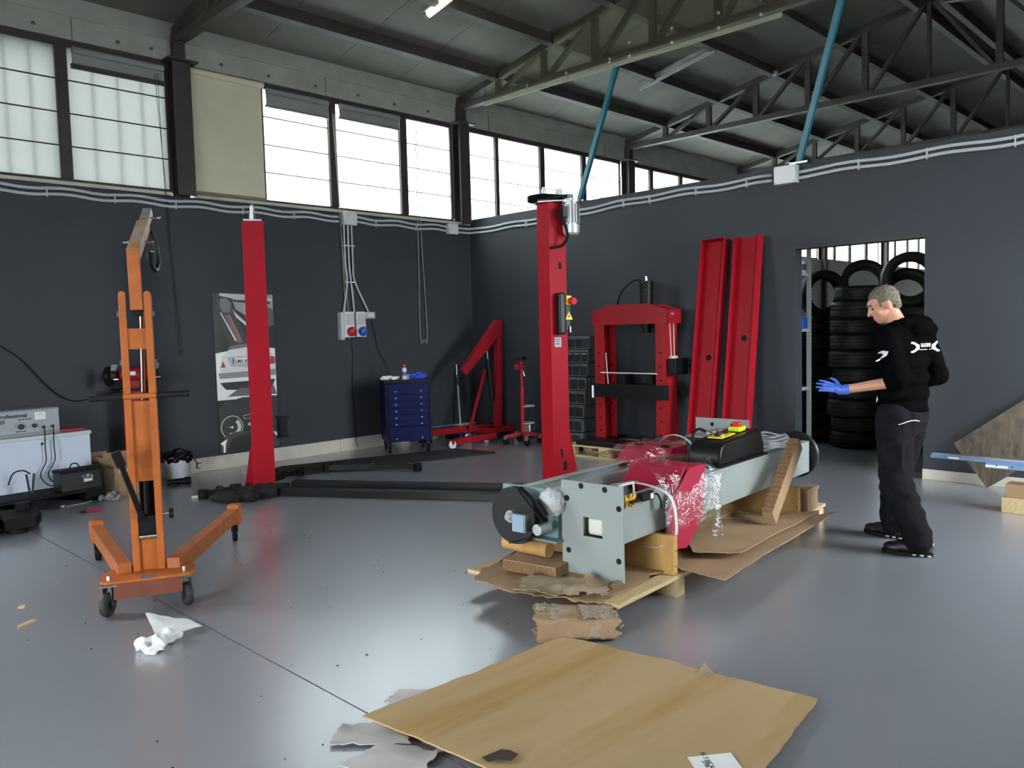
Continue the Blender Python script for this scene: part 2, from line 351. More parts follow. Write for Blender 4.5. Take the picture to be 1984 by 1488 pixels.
# light guides: portals in every opening to the sky (they give off nothing themselves)
def portal(c, sx, sy, R):
    l = bpy.data.lights.new('sky_opening', 'AREA'); l.shape = 'RECTANGLE'; l.size = sx; l.size_y = sy; l.cycles.is_portal = True
    o = bpy.data.objects.new('sky_opening', l); COL.objects.link(o); o.location = c; o.rotation_euler = R
for x in (1.85, 6.1, 10.25, 14.4, 18.5, 22.8, 27.2): portal((x, Y1+.35, 3.9), 4.1, 1.45, (math.radians(-90), 0, 0))
for x in (-2.35, 6.05): portal((x, YN-.4, 3.9), 4.0, 1.45, (math.radians(90), 0, 0))
portal((6.7, YN-.4, 2.02), 2.2, 1.75, (math.radians(90), 0, 0))
portal((-7.3, (RD0+RD1)/2, RDZ/2), RDZ, RD1-RD0, (0, math.radians(-90), 0))
# ground outside so that the horizon is not sky, and the building across the yard
sbuild(MB().mm((-40, -60, -.35), (60, 60, -.21)), 'ground_outside', mat('yard_asphalt', (92, 92, 92), .9, var=.1))
nbm = mat('neighbour_render', (112, 118, 118), .9, var=.08, scale=.6)
nb = thing('neighbouring_building', 'grey building outside, behind the dim leftmost windows', 'building', (0, 0, 0))
MB().prism([(-9, -.2), (7.4, -.2), (7.4, 5.6), (5.4, 7.4), (-9, 5.0)], 6, (0, 20, 0), (1, 0, 0), (0, 0, 1)).build('wall', nbm, nb)
# ------------------------------------------------------------------ columns, trusses, purlins, roof
colx = [-.2, 3.97, 8.18, 12.33, 16.45, 20.75, 25.06, 29.2]
CL = {-.2: 'out of the left edge', 3.97: 'beside the cream blind, upper left', 8.18: 'at the room corner above the partition', 12.33: 'just beyond the partition', 16.45: 'far beyond the partition', 20.75: 'at the left of the doorway view', 25.06: 'in the middle of the doorway view'}
for x in (3.97, 8.18, 12.33, 20.75, 25.06):
    t = thing('steel_column', 'brown steel column between the high windows '+CL[x], 'column', (x, Y1-.02, 3.15), group='steel columns of the window wall')
    MB().box((0, -.10, .73), (.2, .014, 1.46)).box((0, .06, .73), (.2, .014, 1.46)).box((0, -.02, .73), (.012, .16, 1.46)).build('shaft', steel_m, t, .002)
    MB().box((0, -.04, 1.47), (.34, .26, .02)).build('cap_plate', steel_m, t, .002)
    MB().box((0, -.02, 1.62), (.12, .14, .3)).build('bearing_post', truss_m, t, .003)
nodes = [Y1-.03, 8.23, 7.36, 6.49, 5.62, 4.75, RID]; nodes += [2*RID-y for y in nodes[-2::-1]]
TZ = 4.86
def ctop(y): return 4.945+.198*(Y1-abs(y-RID)-RID)
TL = {3.97: 'dark lattice roof truss entering at the upper left corner', 8.18: 'dark lattice roof truss half hidden behind the cloudy sheet', 12.33: 'dark lattice roof truss just beyond the partition top', 16.45: 'dark lattice roof truss low behind the partition, far right', 20.75: 'dark lattice roof truss above the store, fourth beyond the sheet'.replace('fourth', 'third'), 25.06: 'dark lattice roof truss deep over the store room', 29.2: 'farthest dark lattice roof truss over the store room'}
for x in colx[1:]:
    t = thing('roof_truss', TL[x], 'roof truss', (x, 0, 0), group='roof trusses')
    MB().box((0, (nodes[0]+nodes[-1])/2, TZ), (.11, nodes[0]-nodes[-1], .085)).build('bottom_chord', truss_m, t, .004)
    for a, b in ((nodes[0]+.1, RID), (nodes[-1]-.1, RID)): MB().beam((0, a, ctop(a)), (0, b, ctop(b)), .10, .09, (1, 0, 0)).build('top_chord', truss_m, t, .004)
    for i, y in enumerate(nodes):
        if 0 < i < len(nodes)-1: MB().box((0, y, (TZ+ctop(y))/2), (.06, .05 if y == RID else .085, ctop(y)-TZ)).build('web_post', truss_m, t)
    for i in range(1, len(nodes)//2):
        for s in (1, -1):
            ya, yb = nodes[i], nodes[i+1]
            if s < 0: ya, yb = 2*RID-ya, 2*RID-yb
            MB().beam((0, ya-.06*s, TZ+.03), (0, yb+.05*s, ctop(yb)-.03), .05, .07, (1, 0, 0)).build('web_diagonal', truss_m, t)
    MB().box((0, Y1-.05, 4.90), (.05, .2, .2)).build('gusset_plate', truss_m, t, .004)
pk = ['lowest dark purlin above the high windows', 'second dark purlin up from the high windows', 'third dark purlin up from the high windows', 'fourth dark purlin up the roof slope']
for i, y in enumerate((8.24, 7.2, 6.19, 5.17)):
    o = MB().box((13.1, 0, 0), (40.2, .09, .15)).build('roof_purlin', truss_m, None, .004, loc=(0, y, roofz(y)-.085), rot=(-math.atan(.198), 0, 0)); tag(o, pk[i], 'purlin', 'roof purlins')
for i, y in enumerate((4.05, 3.71)):
    o = MB().box((13.1, 0, 0), (40.2, .09, .15)).build('roof_purlin', truss_m, None, .004, loc=(0, y, roofz(y)-.085)); tag(o, ('ridge purlin on the window side of the roof ridge', 'ridge purlin on the far side of the roof ridge')[i], 'purlin', 'roof purlins')
for i, y in enumerate((2.59, 1.57, .56, -.48)):
    o = MB().box((13.1, 0, 0), (40.2, .09, .15)).build('roof_purlin', truss_m, None, .004, loc=(0, y, roofz(y)-.085), rot=(math.atan(.198), 0, 0)); tag(o, 'purlin of the roof slope above the camera side, row %s from the ridge' % ('one', 'two', 'three', 'four')[i], 'purlin', 'roof purlins')
ce = struct('ceiling')
x = -6.0-.34
L1 = (Y1+.25-RID)/math.cos(math.atan(.198))
meA = MB().mm((0, 0, 0), (1.022, L1, .05)).mesh('roof_panel')
while x < 32.6:
    for s in (1, -1):
        o = link('roof_panel', meA, roof_m, ce, smooth=None)
        o.location = (x if s > 0 else x+1.022, RID, roofz(RID)); o.rotation_euler = (math.atan(-.198), 0, 0 if s > 0 else math.pi)
    x += 1.03
MB().mm((-7, -.2, 0), (33.2, .2, .05)).build('ridge_cap', roof_m, ce, loc=(0, RID, roofz(RID)+.02))
for s in (1, -1): MB().mm((-7, 0, .05), (33.2, L1, .08)).build('roof_deck', mat('roof_dark_deck', (60, 60, 56), .9), ce, loc=(0 if s > 0 else 26.2, RID, roofz(RID)), rot=(math.atan(-.198), 0, 0 if s > 0 else math.pi))
gb = MB()
for x in (-7.1, XF+.1): gb.prism([(YN, 5), (Y1, 5), (Y1, 5.1), (RID, 6.15), (YN, 5.1)], .2, (x, 0, 0), (0, 1, 0), (0, 0, 1))
sbuild(gb, 'wall_gable', white_wall_m)
# cloudy sheet over truss two
t = thing('plastic_sheet', 'cloudy olive plastic sheet screwed over the second roof truss', 'sheet', (0, 0, 0))
ys = [8.45, 3.97]
MB().add([(8.10, ys[0], 4.78), (8.10, ys[1], 4.74), (8.10, ys[1], ctop(ys[1])+.02), (8.10, ys[0], ctop(ys[0])+.02)], [(0, 1, 2, 3)]).build('sheet', haze_m, t, smooth=None)
MB().beam((8.10, ys[0], 4.77), (8.10, ys[1], 4.735), .012, .05).build('edge_strip', mat('sheet_edge', (140, 138, 118), .5), t)
for y in (7.6, 6.9, 6.2, 5.9, 5.3, 4.7, 4.2):
    for zz in (4.80, 4.96 if y < 6 else 4.84): MB().cyl((8.085, y, zz), (8.10, y, zz), .016, 8).build('screw', zinc_m, t)
# blue struts from the partition top to the truss
for nm, a, b in (('cyan painted steel strut rising from the partition behind the lift motor', (X2+.05, 6.98, 3.23), (8.2, 6.16, 4.80)), ('bright cyan steel strut rising above the junction box on the partition', (X2+.05, 3.93, 3.24), (8.2, 3.38, 4.81))):
    t = thing('steel_strut', nm, 'strut', a, group='cyan struts on the partition'); d = Vector(b)-Vector(a)
    MB().beam((0, 0, .02), d, .06, .055, (1, 0, 0)).build('bar', bluefilm_m, t, .003)
    MB().box((0, -.02, .012), (.12, .2, .024)).build('foot_plate', zinc_m, t, .003)
# strip lights
def strip(label, loc, lit):
    t = thing('strip_light', label, 'lamp', loc, group='strip lights under the roof')
    sl = math.atan(.198)
    R = Euler((-sl, 0, 0)).to_matrix()
    t.rotation_euler = (-sl, 0, 0)
    MB().box((0, 0, 0), (.12, 1.3, .06)).build('housing', mat('lamp_housing', (150, 150, 146), .5), t, .008)
    em = mat('lit_diffuser', (240, 250, 205), .4, emit=9.0) if lit else mat('unlit_diffuser', (150, 152, 146), .35)
    MB().cyl((0, -.62, -.05), (0, .62, -.05), .04, 14).build('diffuser', em, t)
    for s in (-1, 1): MB().cyl((0, s*.62, -.05), (0, s*.66, -.05), .045, 14).build('end_cap', mat('lamp_housing', (150, 150, 146), .5), t)
strip('lit fluorescent strip light at the top edge of the picture', (6.22, 6.78, roofz(6.78)-.10), True)
strip('unlit strip light hanging beyond the second truss', (10.5, 6.82, roofz(6.82)-.09), False)
o = MB().ball((0, 0, 0), (.05, .05, .05), 14).build('roof_float', mat('lamp_housing', (150, 150, 146), .5), loc=(12.25, 6.12, 5.50)); tag(o, 'small pale round fitting on the third truss top chord', 'fitting')
# blinds
blm = mat('cream_blind_fabric', (222, 214, 186), .8, var=.05, scale=3)
t = thing('roller_blind', 'cream roller blind fully lowered over one high window', 'blind', (4.53, Y1-.03, 0))
MB().grid(lambda u, v: (-.45+.9*u, .015+.006*math.sin(u*9), 3.22+1.32*v), 12, 6, .004).build('fabric', blm, t)
MB().cyl((-.47, .0, 4.57), (.47, .0, 4.57), .035, 14).build('roller', blm, t)
MB().box((0, .01, 3.21), (.92, .03, .035)).build('bottom_bar', mat('blind_bar', (120, 112, 84), .6), t, .004)
for nm, a, b, dz, bm_ in (('raised dark roller blind above the dim second window', 2.86, 3.82, .13, True), ('raised grey roller blind right of the cream blind', 5.02, 5.92, .15, False), ('raised grey roller blind above the middle bright window', 6.06, 7.06, .12, False)):
    t = thing('roller_blind', nm, 'blind', ((a+b)/2, Y1-.03, 0)); h = (b-a)/2-.02
    MB().mm((-h, .0, 4.50-dz), (h, .012, 4.53)).build('fabric', mat('grey_blind_fabric', (140, 140, 138), .8), t)
    MB().cyl((-h, -.01, 4.52), (h, -.01, 4.52), .035, 12).build('roller', mat('grey_blind_fabric', (140, 140, 138), .8), t)
    MB().box((0, .0, 4.49-dz), (2*h+.03, .035, .05 if bm_ else .025)).build('bottom_bar', steel_m if bm_ else mat('blind_bar2', (110, 110, 108), .6), t, .004)
cm = mat('bead_cord', (150, 146, 132), .6)
def cord(label, x, zt, zb, wd, M, lean=0., r=.006):
    pts = cable([(x, Y1-.05, zt), (x+.02+lean*.5, Y1-.03, (zt+zb)/2), (x+lean, Y1-.03, zb+.08), (x+lean+wd/2, Y1-.03, zb), (x+lean+wd, Y1-.03, zb+.08), (x+wd*.6+lean*.4, Y1-.03, (zt+zb)/2), (x+.03, Y1-.05, zt)], 8)
    o = MB().tube([Vector(p)-Vector((x, Y1, zt)) for p in pts], r, 6).build('blind_cord', M, loc=(x, Y1, zt)); tag(o, label, 'cord', 'blind cords')
cord('pale bead cord loop hanging on the wall above the blue cabinet', 7.30, 4.40, 1.45, .13, cm)
cord('pale bead cord loop hanging left of the socket boxes', 5.96, 4.40, 1.55, .05, cm, .1)
cord('dark bead cord hanging left of the car poster', 3.70, 4.45, 1.42, .03, mat('dark_cord', (30, 31, 32), .8), .12, .003)
# ------------------------------------------------------------------ conduits and boxes
def conduit(name, label, pts, amp=.022, r=.0165, clips=(), nrm=(0, -1, 0)):
    t = thing(name, label, 'conduit', (0, 0, 0), group='grey conduit runs')
    for k, dz in enumerate((.0, -.06)):
        MB().tube([Vector(p)+Vector((0, 0, dz)) for p in pts], r, 8).build('pipe', greyp_m, t)
    for c in clips: MB().box(Vector(c)+Vector((0, 0, -.035)), (.008, .042, .105) if nrm[1] else (.042, .008, .105)).build('clip', greyp_m, t)
    return t
cl = [2.57, 3.22, 3.87, 4.67, 5.35]
def wz(x, c0=2.57, step=.70, base=3.095, amp=.012): return base+amp*math.sin((x-c0)/step*2*math.pi)
conduit('conduit', 'pair of wavy grey conduit pipes under the windows, left of the junction box', [(x, Y1-.025, wz(x)) for x in [i*.1 for i in range(-20, 61)]], clips=[(x, Y1-.024, wz(x)) for x in (1.9, *cl)])
conduit('conduit', 'pair of grey conduit pipes between the two wall junction boxes', [(6.25+i*.05, Y1-.025, wz(6.25+i*.05)) for i in range(33)], clips=[(x, Y1-.024, wz(x)) for x in (6.6, 7.3)])
cpts = [(8.05+.05*i, Y1-.025, 3.09) for i in range(4)]+[(8.27, Y1-.035, 3.088), (X2-.035, Y1-.08, 3.087), (X2-.025, Y1-.15, 3.086)]
yy = [8.8-.1*i for i in range(47)]
def wz2(y): return 3.085+.07*min(1, max(0, (8-y)/2.2))+.010*math.sin((8.4-y)/.95*2*math.pi)
conduit('conduit', 'pair of grey conduit pipes turning the room corner onto the partition', cpts+[(X2-.025, y, wz2(y)) for y in yy], clips=[(X2-.024, y, wz2(y)) for y in (7.9, 7.0, 6.2, 5.8, 5.15, 4.5)], nrm=(1, 0, 0))
yy = [3.90-.1*i for i in range(50)]
conduit('conduit', 'pair of grey conduit pipes right of the partition junction box', [(X2-.025, y, wz2(y)) for y in yy], clips=[(X2-.024, y, wz2(y)) for y in (3.27, 2.63, 1.9, 1.2, .5)], nrm=(1, 0, 0))
def jbox(label, loc, sz, nrm):
    t = thing('junction_box', label, 'junction box', loc, group='junction boxes')
    w_, d_, h_ = sz
    a, b = ((w_, d_, h_), (w_*.99, .012, h_*.99)) if nrm == 'y' else ((d_, w_, h_), (.012, w_*.99, h_*.99))
    MB().box((0, 0, 0), a).build('body', greyp_m, t, .006)
    off = Vector((0, -d_/2-.006, 0)) if nrm == 'y' else Vector((-d_/2-.006, 0, 0))
    MB().box(off, b).build('lid', whitep_m, t, .005)
    for sx in (-1, 1):
        for sz_ in (-1, 1):
            o2 = off+(Vector((sx*w_*.42, -.008, sz_*h_*.4)) if nrm == 'y' else Vector((-.008, sx*w_*.42, sz_*h_*.4)))
            MB().ball(o2, .007, 8).build('screw', zinc_m, t)
jbox('grey junction box above the socket boxes', (6.15, Y1-.045, 3.07), (.20, .08, .17), 'y')
jbox('grey junction box near the room corner', (7.95, Y1-.045, 3.06), (.17, .08, .15), 'y')
jbox('grey junction box on the partition under the cyan strut', (X2-.05, 4.02, 3.13), (.24, .09, .19), 'x')
# drop pipes and sockets
t = thing('conduit', 'three grey conduit pipes dropping from a junction box to the sockets', 'conduit', (0, 0, 0), group='grey conduit runs')
for k, (xb, zb) in enumerate(((6.02, 1.85), (6.19, 1.86), (6.42, 1.86))):
    xt = 6.08+.06*k
    MB().tube(cable([(xt, Y1-.025, 3.0), (xt+.0, Y1-.025, 2.5), (xt+.02, Y1-.025, 2.25), (xb, Y1-.03, zb-.02)], 6), .013, 8).build('pipe', greyp_m, t)
for z in (2.72, 2.24): MB().box((6.15, Y1-.02, z), (.17, .03, .014)).build('clip', whitep_m, t)
for nm, x, M in (('grey socket box with round red socket cover', 6.07, 'r'), ('grey socket box with round blue socket cover', 6.25, 'b')):
    t = thing('socket_box', nm, 'socket', (x, Y1, 1.68), group='industrial sockets')
    MB().box((0, -.05, 0), (.15, .10, .34)).build('body', whitep_m, t, .01)
    MB().box((0, -.105, .07), (.12, .02, .14)).build('switch_cover', greyp_m, t, .006)
    cm_ = mat('socket_red', (190, 30, 44), .35) if M == 'r' else mat('socket_blue', (36, 84, 190), .35)
    MB().lathe([(.0, .075), (.03, .075), (.052, .06), (.056, .0), (.04, 0), (0, 0)], 18, (0, -.10, -.09), (0, -1, -.35)).build('socket_cap', cm_, t)
    MB().box((0, -.155, -.04), (.03, .03, .02)).build('hinge', cm_, t, .003)
t = thing('back_box', 'pale grey back plate left of the red socket', 'plate', (5.97, Y1, 1.66)); MB().box((0, -.04, 0), (.06, .08, .36)).build('body', greyp_m, t, .006)
t = thing('socket_outlet', 'low pale plug outlet right of the blue socket', 'socket', (6.42, Y1, 1.80)); MB().box((0, -.035, 0), (.16, .07, .09)).build('body', greyp_m, t, .008); MB().box((.0, -.075, 0), (.10, .02, .05)).build('plug', whitep_m, t, .004)
for nm, pts in (('black cable hanging from the sockets down to the skirting', [(6.13, Y1-.02, 1.5), (6.15, Y1-.015, 1.2), (6.12, Y1-.015, .8), (6.14, Y1-.015, .4), (6.13, Y1-.03, .16), (6.16, Y1-.045, .03)]), ('thin black cable from the plug outlet to the blue cabinet', [(6.46, Y1-.02, 1.76), (6.52, Y1-.02, 1.55), (6.55, Y1-.02, 1.35), (6.66, Y1-.03, 1.15), (6.70, Y1-.06, .98)]),
                ('black cable sagging across the wall to the bench grinder', [(1.3, Y1-.015, 2.2), (1.75, Y1-.015, 1.85), (2.05, Y1-.015, 1.55), (2.25, Y1-.015, 1.38), (2.45, Y1-.02, 1.12), (2.6, Y1-.02, .98), (2.75, Y1-.02, .93), (3.0, Y1-.03, .98), (3.2, Y1-.04, 1.0)])):
    P = cable(pts, 8); o = MB().tube([p-P[0] for p in P], (.0035, .0035, .006)[('black cable sagging' in nm)*2], 6).build('power_cable', rubber_m, loc=P[0]); tag(o, nm, 'cable')
# ------------------------------------------------------------------ two post lift
hole_shade_m = mat('opening_shade', (12, 12, 12), .9)  # black pieces that give holes and slots their inner shade by colour
t = thing('lift_column', 'tall red lift column with motor and control box on top of grey lift parts side', 'lift column', (5.594, 4.99, 0), math.radians(-13), 'red two-post lift')
t['label'] = 'tall red lift column carrying a motor and black control box'
h = .095
MB().prism([(-h, -h), (h, -h), (h, h), (.045, h), (.045, h-.012), (h-.008, h-.012), (h-.008, -h+.008), (-h+.008, -h+.008), (-h+.008, h-.012), (-.045, h-.012), (-.045, h), (-h, h)], 2.70, (0, 0, 0)).build('post', red_m, t, .004)
MB().prism([(0, 0), (.16, 0), (.04, .62), (0, .62)], .012, (h, -.02, .02), (1, 0, 0), (0, 0, 1)).build('gusset', red_m, t, .002)
MB().box((.02, .0, .012), (.46, .40, .024)).build('base_plate', black_m, t, .003)
MB().prism([(-.16, -.02), (-.05, -.14), (.12, -.26), (.2, -.22), (.2, -.1), (.06, .1), (-.1, .14)], .014, (0, 0, 2.70)).build('top_plate', zinc_m, t, .002)
MB().lathe([(0, .0), (.15, 0), (.157, .008), (.148, .016), (.157, .024), (.148, .032), (.157, .04), (.15, .05), (.1, .055), (.0, .05)], 32, (-.06, .02, 2.718)).build('drive_pulley', black_m, t)
MB().lathe([(0, 0), (.05, 0), (.05, .012), (.042, .018), (.05, .024), (.042, .03), (.05, .036), (.042, .042), (.05, .05), (.03, .055), (0, .055)], 20, (.09, -.15, 2.716)).build('motor_pulley', alu_m, t)
for s in (-1, 1):
    a = Vector((-.06, .02, 0)); b = Vector((.09, -.15, 0)); d = (b-a).normalized(); p = Vector((-d.y, d.x, 0))*s
    MB().beam(a+p*.153+V(0, 0, 2.745), b+p*.047+V(0, 0, 2.745), .03, .006, p).build('drive_belt', rubber_m, t)
MB().cyl((-.06, .02, 2.76), (-.06, .02, 2.83), .022, 12).cyl((-.06, .02, 2.83), (-.06, .02, 2.85), .014, 10).build('screw_spindle', zinc_m, t)
MB().box((.055, -.06, 2.80), (.05, .05, .06)).build('limit_switch', whitep_m, t, .006)
mo = MB().cyl((0, 0, 0), (0, 0, .2), .062, 24).build('motor', alu_m, t, loc=(.10, -.175, 2.49))
fm_ = MB().box((.070, 0, .1), (.02, .005, .17)).mesh('cooling_fin')
for k in range(20):
    f = link('cooling_fin', fm_, alu_m, mo, smooth=None); f.rotation_euler = (0, 0, 2*math.pi*k/20)
MB().lathe([(0, -.095), (.06, -.09), (.076, -.07), (.078, 0), (.06, .004), (0, .004)], 24).build('fan_cover', alup_m, mo)
MB().cyl((0, 0, .2), (0, 0, .214), .085, 24).build('motor_flange', alu_m, mo)
MB().box((-.085, -.0, .11), (.07, .09, .10)).build('terminal_box', blackp_m, mo, .006)
MB().tube(cable([(-.02, -.19, 2.55), (.02, -.2, 2.46), (.035, -.2, 2.38), (.0, -.18, 2.31), (-.05, -.14, 2.29), (-.09, -.10, 2.285)], 6), .013, 8).build('motor_cable', rubber_m, t)
cb = MB().box((-.01, -.135, 1.69), (.075, .08, .38)).build('control_box', blackp_m, t, .02, seg=4)
MB().box((.055, -.135, 1.69), (.07, .06, .33)).build('switch_housing', blackp_m, cb, .015, seg=3)
MB().box((.055, -.17, 1.81), (.055, .02, .085)).build('stop_plate', yellow_m, cb, .004)
MB().cyl((.07, -.17, 1.805), (.075, -.235, 1.80), .032, 16).build('stop_button', mat('stop_red', (200, 26, 40), .35), cb, .004)
MB().prism([(-.04, 0), (.04, 0), (0, .075)], .004, (.06, -.165, 1.635), (1, 0, 0), (0, 0, 1)).build('warning_sticker', yellow_m, cb)
MB().prism([(-.006, .02), (.006, .02), (-.002, .03), (.008, .035), (-.004, .06), (0, .04), (-.008, .035)], .001, (.06, -.1705, 1.632), (1, 0, 0), (0, 0, 1)).build('warning_bolt', blackp_m, cb)
MB().box((.065, -.17, 1.545), (.016, .03, .06)).build('switch_lever', chrome_m, cb, .003)
MB().box((-.02, -h-.002, 1.43), (.075, .002, .09)).build('rating_label', mat('label_grey', (150, 156, 166), .4), t)
for k, w_ in enumerate((.05, .035, .045)): MB().box((-.025, -h-.0035, 1.455-.02*k), (w_, .001, .006)).build('label_print', blackp_m, t)
for x, z, w_, h_, a in ((.02, 2.13, .032, .062, 0), (-.0, .40, .022, .085, -.12), (.035, .28, .04, .085, 0)):
    MB().box((x, -h-.001, z), (w_, .003, h_), (0, a, 0)).build('slot_opening', hole_shade_m, t)
for x, z in ((-h-.001, 2.5), (-h-.001, 1.8), (-h-.001, 1.0)): MB().cyl((x, .02, z), (x-.002, .02, z), .006, 8).build('bolt_head', redd_m, t)
# the plain column
t = thing('lift_column', 'tall plain red lift column standing in front of the car poster', 'lift column', (3.93, 7.45, 0), math.radians(-28), 'red two-post lift')
w0, w1 = .107, .103
MB().add([(-w0, -.09, 0), (w0, -.09, 0), (w0, .1, 0), (-w0, .1, 0), (-w1, -.09, 2.68), (w1, -.09, 2.68), (w1, .1, 2.68), (-w1, .1, 2.68)], [(0, 1, 5, 4), (1, 2, 6, 5), (2, 3, 7, 6), (3, 0, 4, 7), (4, 5, 6, 7), (3, 2, 1, 0)]).build('post', red_m, t, .004)
MB().prism([(0, 0), (-.085, 0), (-.02, .42), (0, .46)], .012, (-w0, .02, .01), (1, 0, 0), (0, 0, 1)).build('gusset', red_m, t, .002)
MB().box((0, .0, 2.69), (.17, .17, .02)).build('top_plate', zinc_m, t, .003)
MB().cyl((.0, 0, 2.70), (.0, 0, 2.76), .036, 6).cyl((.0, 0, 2.76), (.0, 0, 2.83), .022, 12).cyl((.0, 0, 2.83), (.0, 0, 2.85), .013, 10).build('screw_spindle', zinc_m, t)
MB().box((0, .0, .012), (.5, .44, .024)).build('base_plate', black_m, t, .003)
for x, z in ((.02, 2.56), (.03, 2.36), (.03, 2.1), (-.04, .9), (.05, .22)): MB().cyl((x, -.0905, z), (x, -.093, z), .007, 8).build('bolt_head', redd_m, t)
br = MB().box((.15, .05, .63), (.012, .06, .24)).build('arm_bracket', black_m, t, .003)
for z in (.73, .53): MB().box((.20, .05, z), (.13, .05, .016)).build('bracket_prong', black_m, br, .003)
MB().box((.20, .05, .63), (.09, .02, .18)).build('bracket_web', black_m, br, .003)
# base frame between the columns
a = Vector((4.02, 7.16, 0)); b = Vector((5.40, 4.94, 0)); d = (b-a).normalized(); p = Vector((-d.y, d.x, 0))
t = thing('base_frame', 'long black steel base frame on the floor joining the red columns', 'frame', a)
L_ = (b-a).length
for k, (o_, hh) in enumerate(((-.13, .07), (.0, .05), (.13, .10))):
    MB().beam(p*o_+V(0, 0, hh/2), p*o_+d*L_+V(0, 0, hh/2), hh, .10 if k != 1 else .14, p).build('rail', black_m, t, .004)
o = MB().prism([(4.45, 7.98), (6.98, 7.25), (7.06, 7.34), (6.95, 7.99), (4.78, 8.62), (4.40, 8.45)], .012, (0, 0, .0)).build('floor_mat', mat('black_floor_mat', (26, 26, 24), .75, var=.2, scale=6)); tag(o, 'long black mat strip lying on the floor before the blue cabinet', 'mat')
# lifting arms
def lift_arm(label, loc, rz, L=.8, kink=0.):
    t = thing('lifting_arm', label, 'lifting arm', loc, rz, 'black lifting arms')
    MB().beam((0, 0, .05), (L*.5, 0, .05), .09, .07).build('outer_tube', black_m, t, .006)
    k = V(math.cos(kink), math.sin(kink), 0)
    e = V(L*.5, 0, .05)+k*L*.5
    MB().beam(V(L*.46, 0, .05), e, .06, .05).build('inner_tube', black_m, t, .005)
    MB().cyl(e+V(0, 0, -.05), e+V(0, 0, .035), .05, 16).build('pad', rubber_m, t, .004)
    MB().cyl((0, 0, .0), (0, 0, .11), .055, 16).build('pivot', black_m, t, .005)
    MB().box((L*.5, 0, .085), (.06, .11, .03)).build('stop_catch', black_m, t, .005)
lift_arm('black lifting arm lying free on the floor mid room', (4.93, 7.88, 0), math.radians(-43), 1.05, -.25)
lift_arm('black lifting arm beside the plain column, pointing to the mat', (4.05, 7.72, 0), math.radians(22), .62)
lift_arm('black lifting arm folded left of the plain column foot', (3.62, 7.45, 0), math.radians(150), .3, .3)
ob = MB()
for k in range(7):
    a_ = 2*math.pi*k/7; ob.ball((3.66+.22*math.cos(a_)+random.uniform(-.05, .05), 7.20+.10*math.sin(a_), .045), (.14, .09, .06), 10, (0, 0, a_))
ob.ball((3.66, 7.20, .05), (.2, .12, .06), 10)
me = remesh(ob, .014, 2)
nr_ = [q_.normal.copy() for q_ in me.vertices]
for v in me.vertices:
    q = wob(v.co, 14)*.025; v.co += nr_[v.index]*q
    v.co.z = max(v.co.z, .002)
o = link('cloth_heap', me, mat('black_cloth', (22, 23, 20), .9, var=.2, scale=12)); tag(o, 'crumpled black cloth heaped at the plain column foot', 'cloth')
o = MB().beam((3.27, 7.66, .012), (3.56, 7.5, .03), .012, .022).build('metal_strip', mat('pale_strip', (205, 200, 184), .5)); tag(o, 'thin pale metal strip left of the black cloth heap', 'strip')
# ------------------------------------------------------------------ orange engine hoist
t = thing('engine_hoist', 'worn orange engine hoist with folded boom on four wheels', 'engine hoist', (1.78, 4.80, 0), math.radians(-24))
H = t
MB().prism([(-.25, -.14), (-.22, -.17), (.22, -.17), (.25, -.14), (.25, .03), (.16, .16), (-.16, .16), (-.25, .03)], .016, (0, 0, .185)).build('base_plate', orange_m, t, .003)
MB().box((0, -.16, .14), (.36, .012, .09)).build('front_apron', mat('rusty_apron', (112, 58, 40), .6, var=.2, scale=8), t, .003)
MB().box((0, -.155, .206), (.075, .035, .006)).build('maker_plate', mat('blue_plate', (60, 84, 120), .4, var=.3, scale=40), t)
for s in (-1, 1):
    pm = MB().box((s*.066, .0, 1.0), (.038, .012, 1.62)).box((s*.081, .045, 1.0), (.010, .10, 1.62)).build('mast_cheek', orange_m, t, .003)
    MB().cyl((s*.066, -.008, 1.81), (s*.066, .008, 1.81), .019, 16).build('cheek_tip', orange_m, pm)
    for z in (1.42, 1.7): MB().cyl((s*.086, .04, z), (s*.098, .04, z), .016, 8).build('bolt', zinc_m, pm)
MB().box((0, .012, 1.555), (.10, .01, .12)).build('upper_plate', orange_m, t, .002)
MB().box((0, .018, .96), (.12, .01, .47)).build('middle_plate', orange_m, t, .002)
MB().box((0, .018, .31), (.12, .01, .22)).build('lower_plate', orange_m, t, .002)
hb = MB().cyl((-.088, -.01, 1.225), (.088, -.01, 1.225), .016, 14).build('handle_bar', orange_m, t)
for s in (-1, 1): MB().cyl((s*.088, -.01, 1.225), (s*.265, -.01, 1.225+.004*s), .019, 14).build('grip', grip_m, hb, .004)
cy = MB().cyl((0.005, .078, .50), (.005, .078, 1.0), .042, 20).build('ram_cylinder', black_m, t)
MB().cyl((.005, .07, 1.0), (.03, .06, 1.80), .015, 14).build('ram_rod', chrome_m, cy)
MB().box((.0, .04, .47), (.10, .08, .11)).build('pump_block', black_m, cy, .008)
MB().cyl((-.045, .0, .40), (.05, .0, .40), .015, 12).build('pump_pin', chrome_m, cy)
MB().cyl((-.02, -.01, .50), (-.115, -.12, .87), .016, 10).build('pump_handle', black_m, cy)
MB().box((-.12, -.125, .885), (.05, .04, .09), (.2, -.3, 0)).build('handle_socket', black_m, cy, .006)
MB().cyl((.08, .02, .52), (.13, .02, .52), .006, 8).build('valve_stem', zinc_m, cy)
MB().cyl((.12, .02, .52), (.145, .02, .52), .03, 10).build('valve_knob', blackp_m, cy, .004)
bmn = MB().beam((.008, .02, 1.72), (.004, .03, 2.06), .066, .072, (0, 1, 0)).build('boom', orange_m, t, .004)
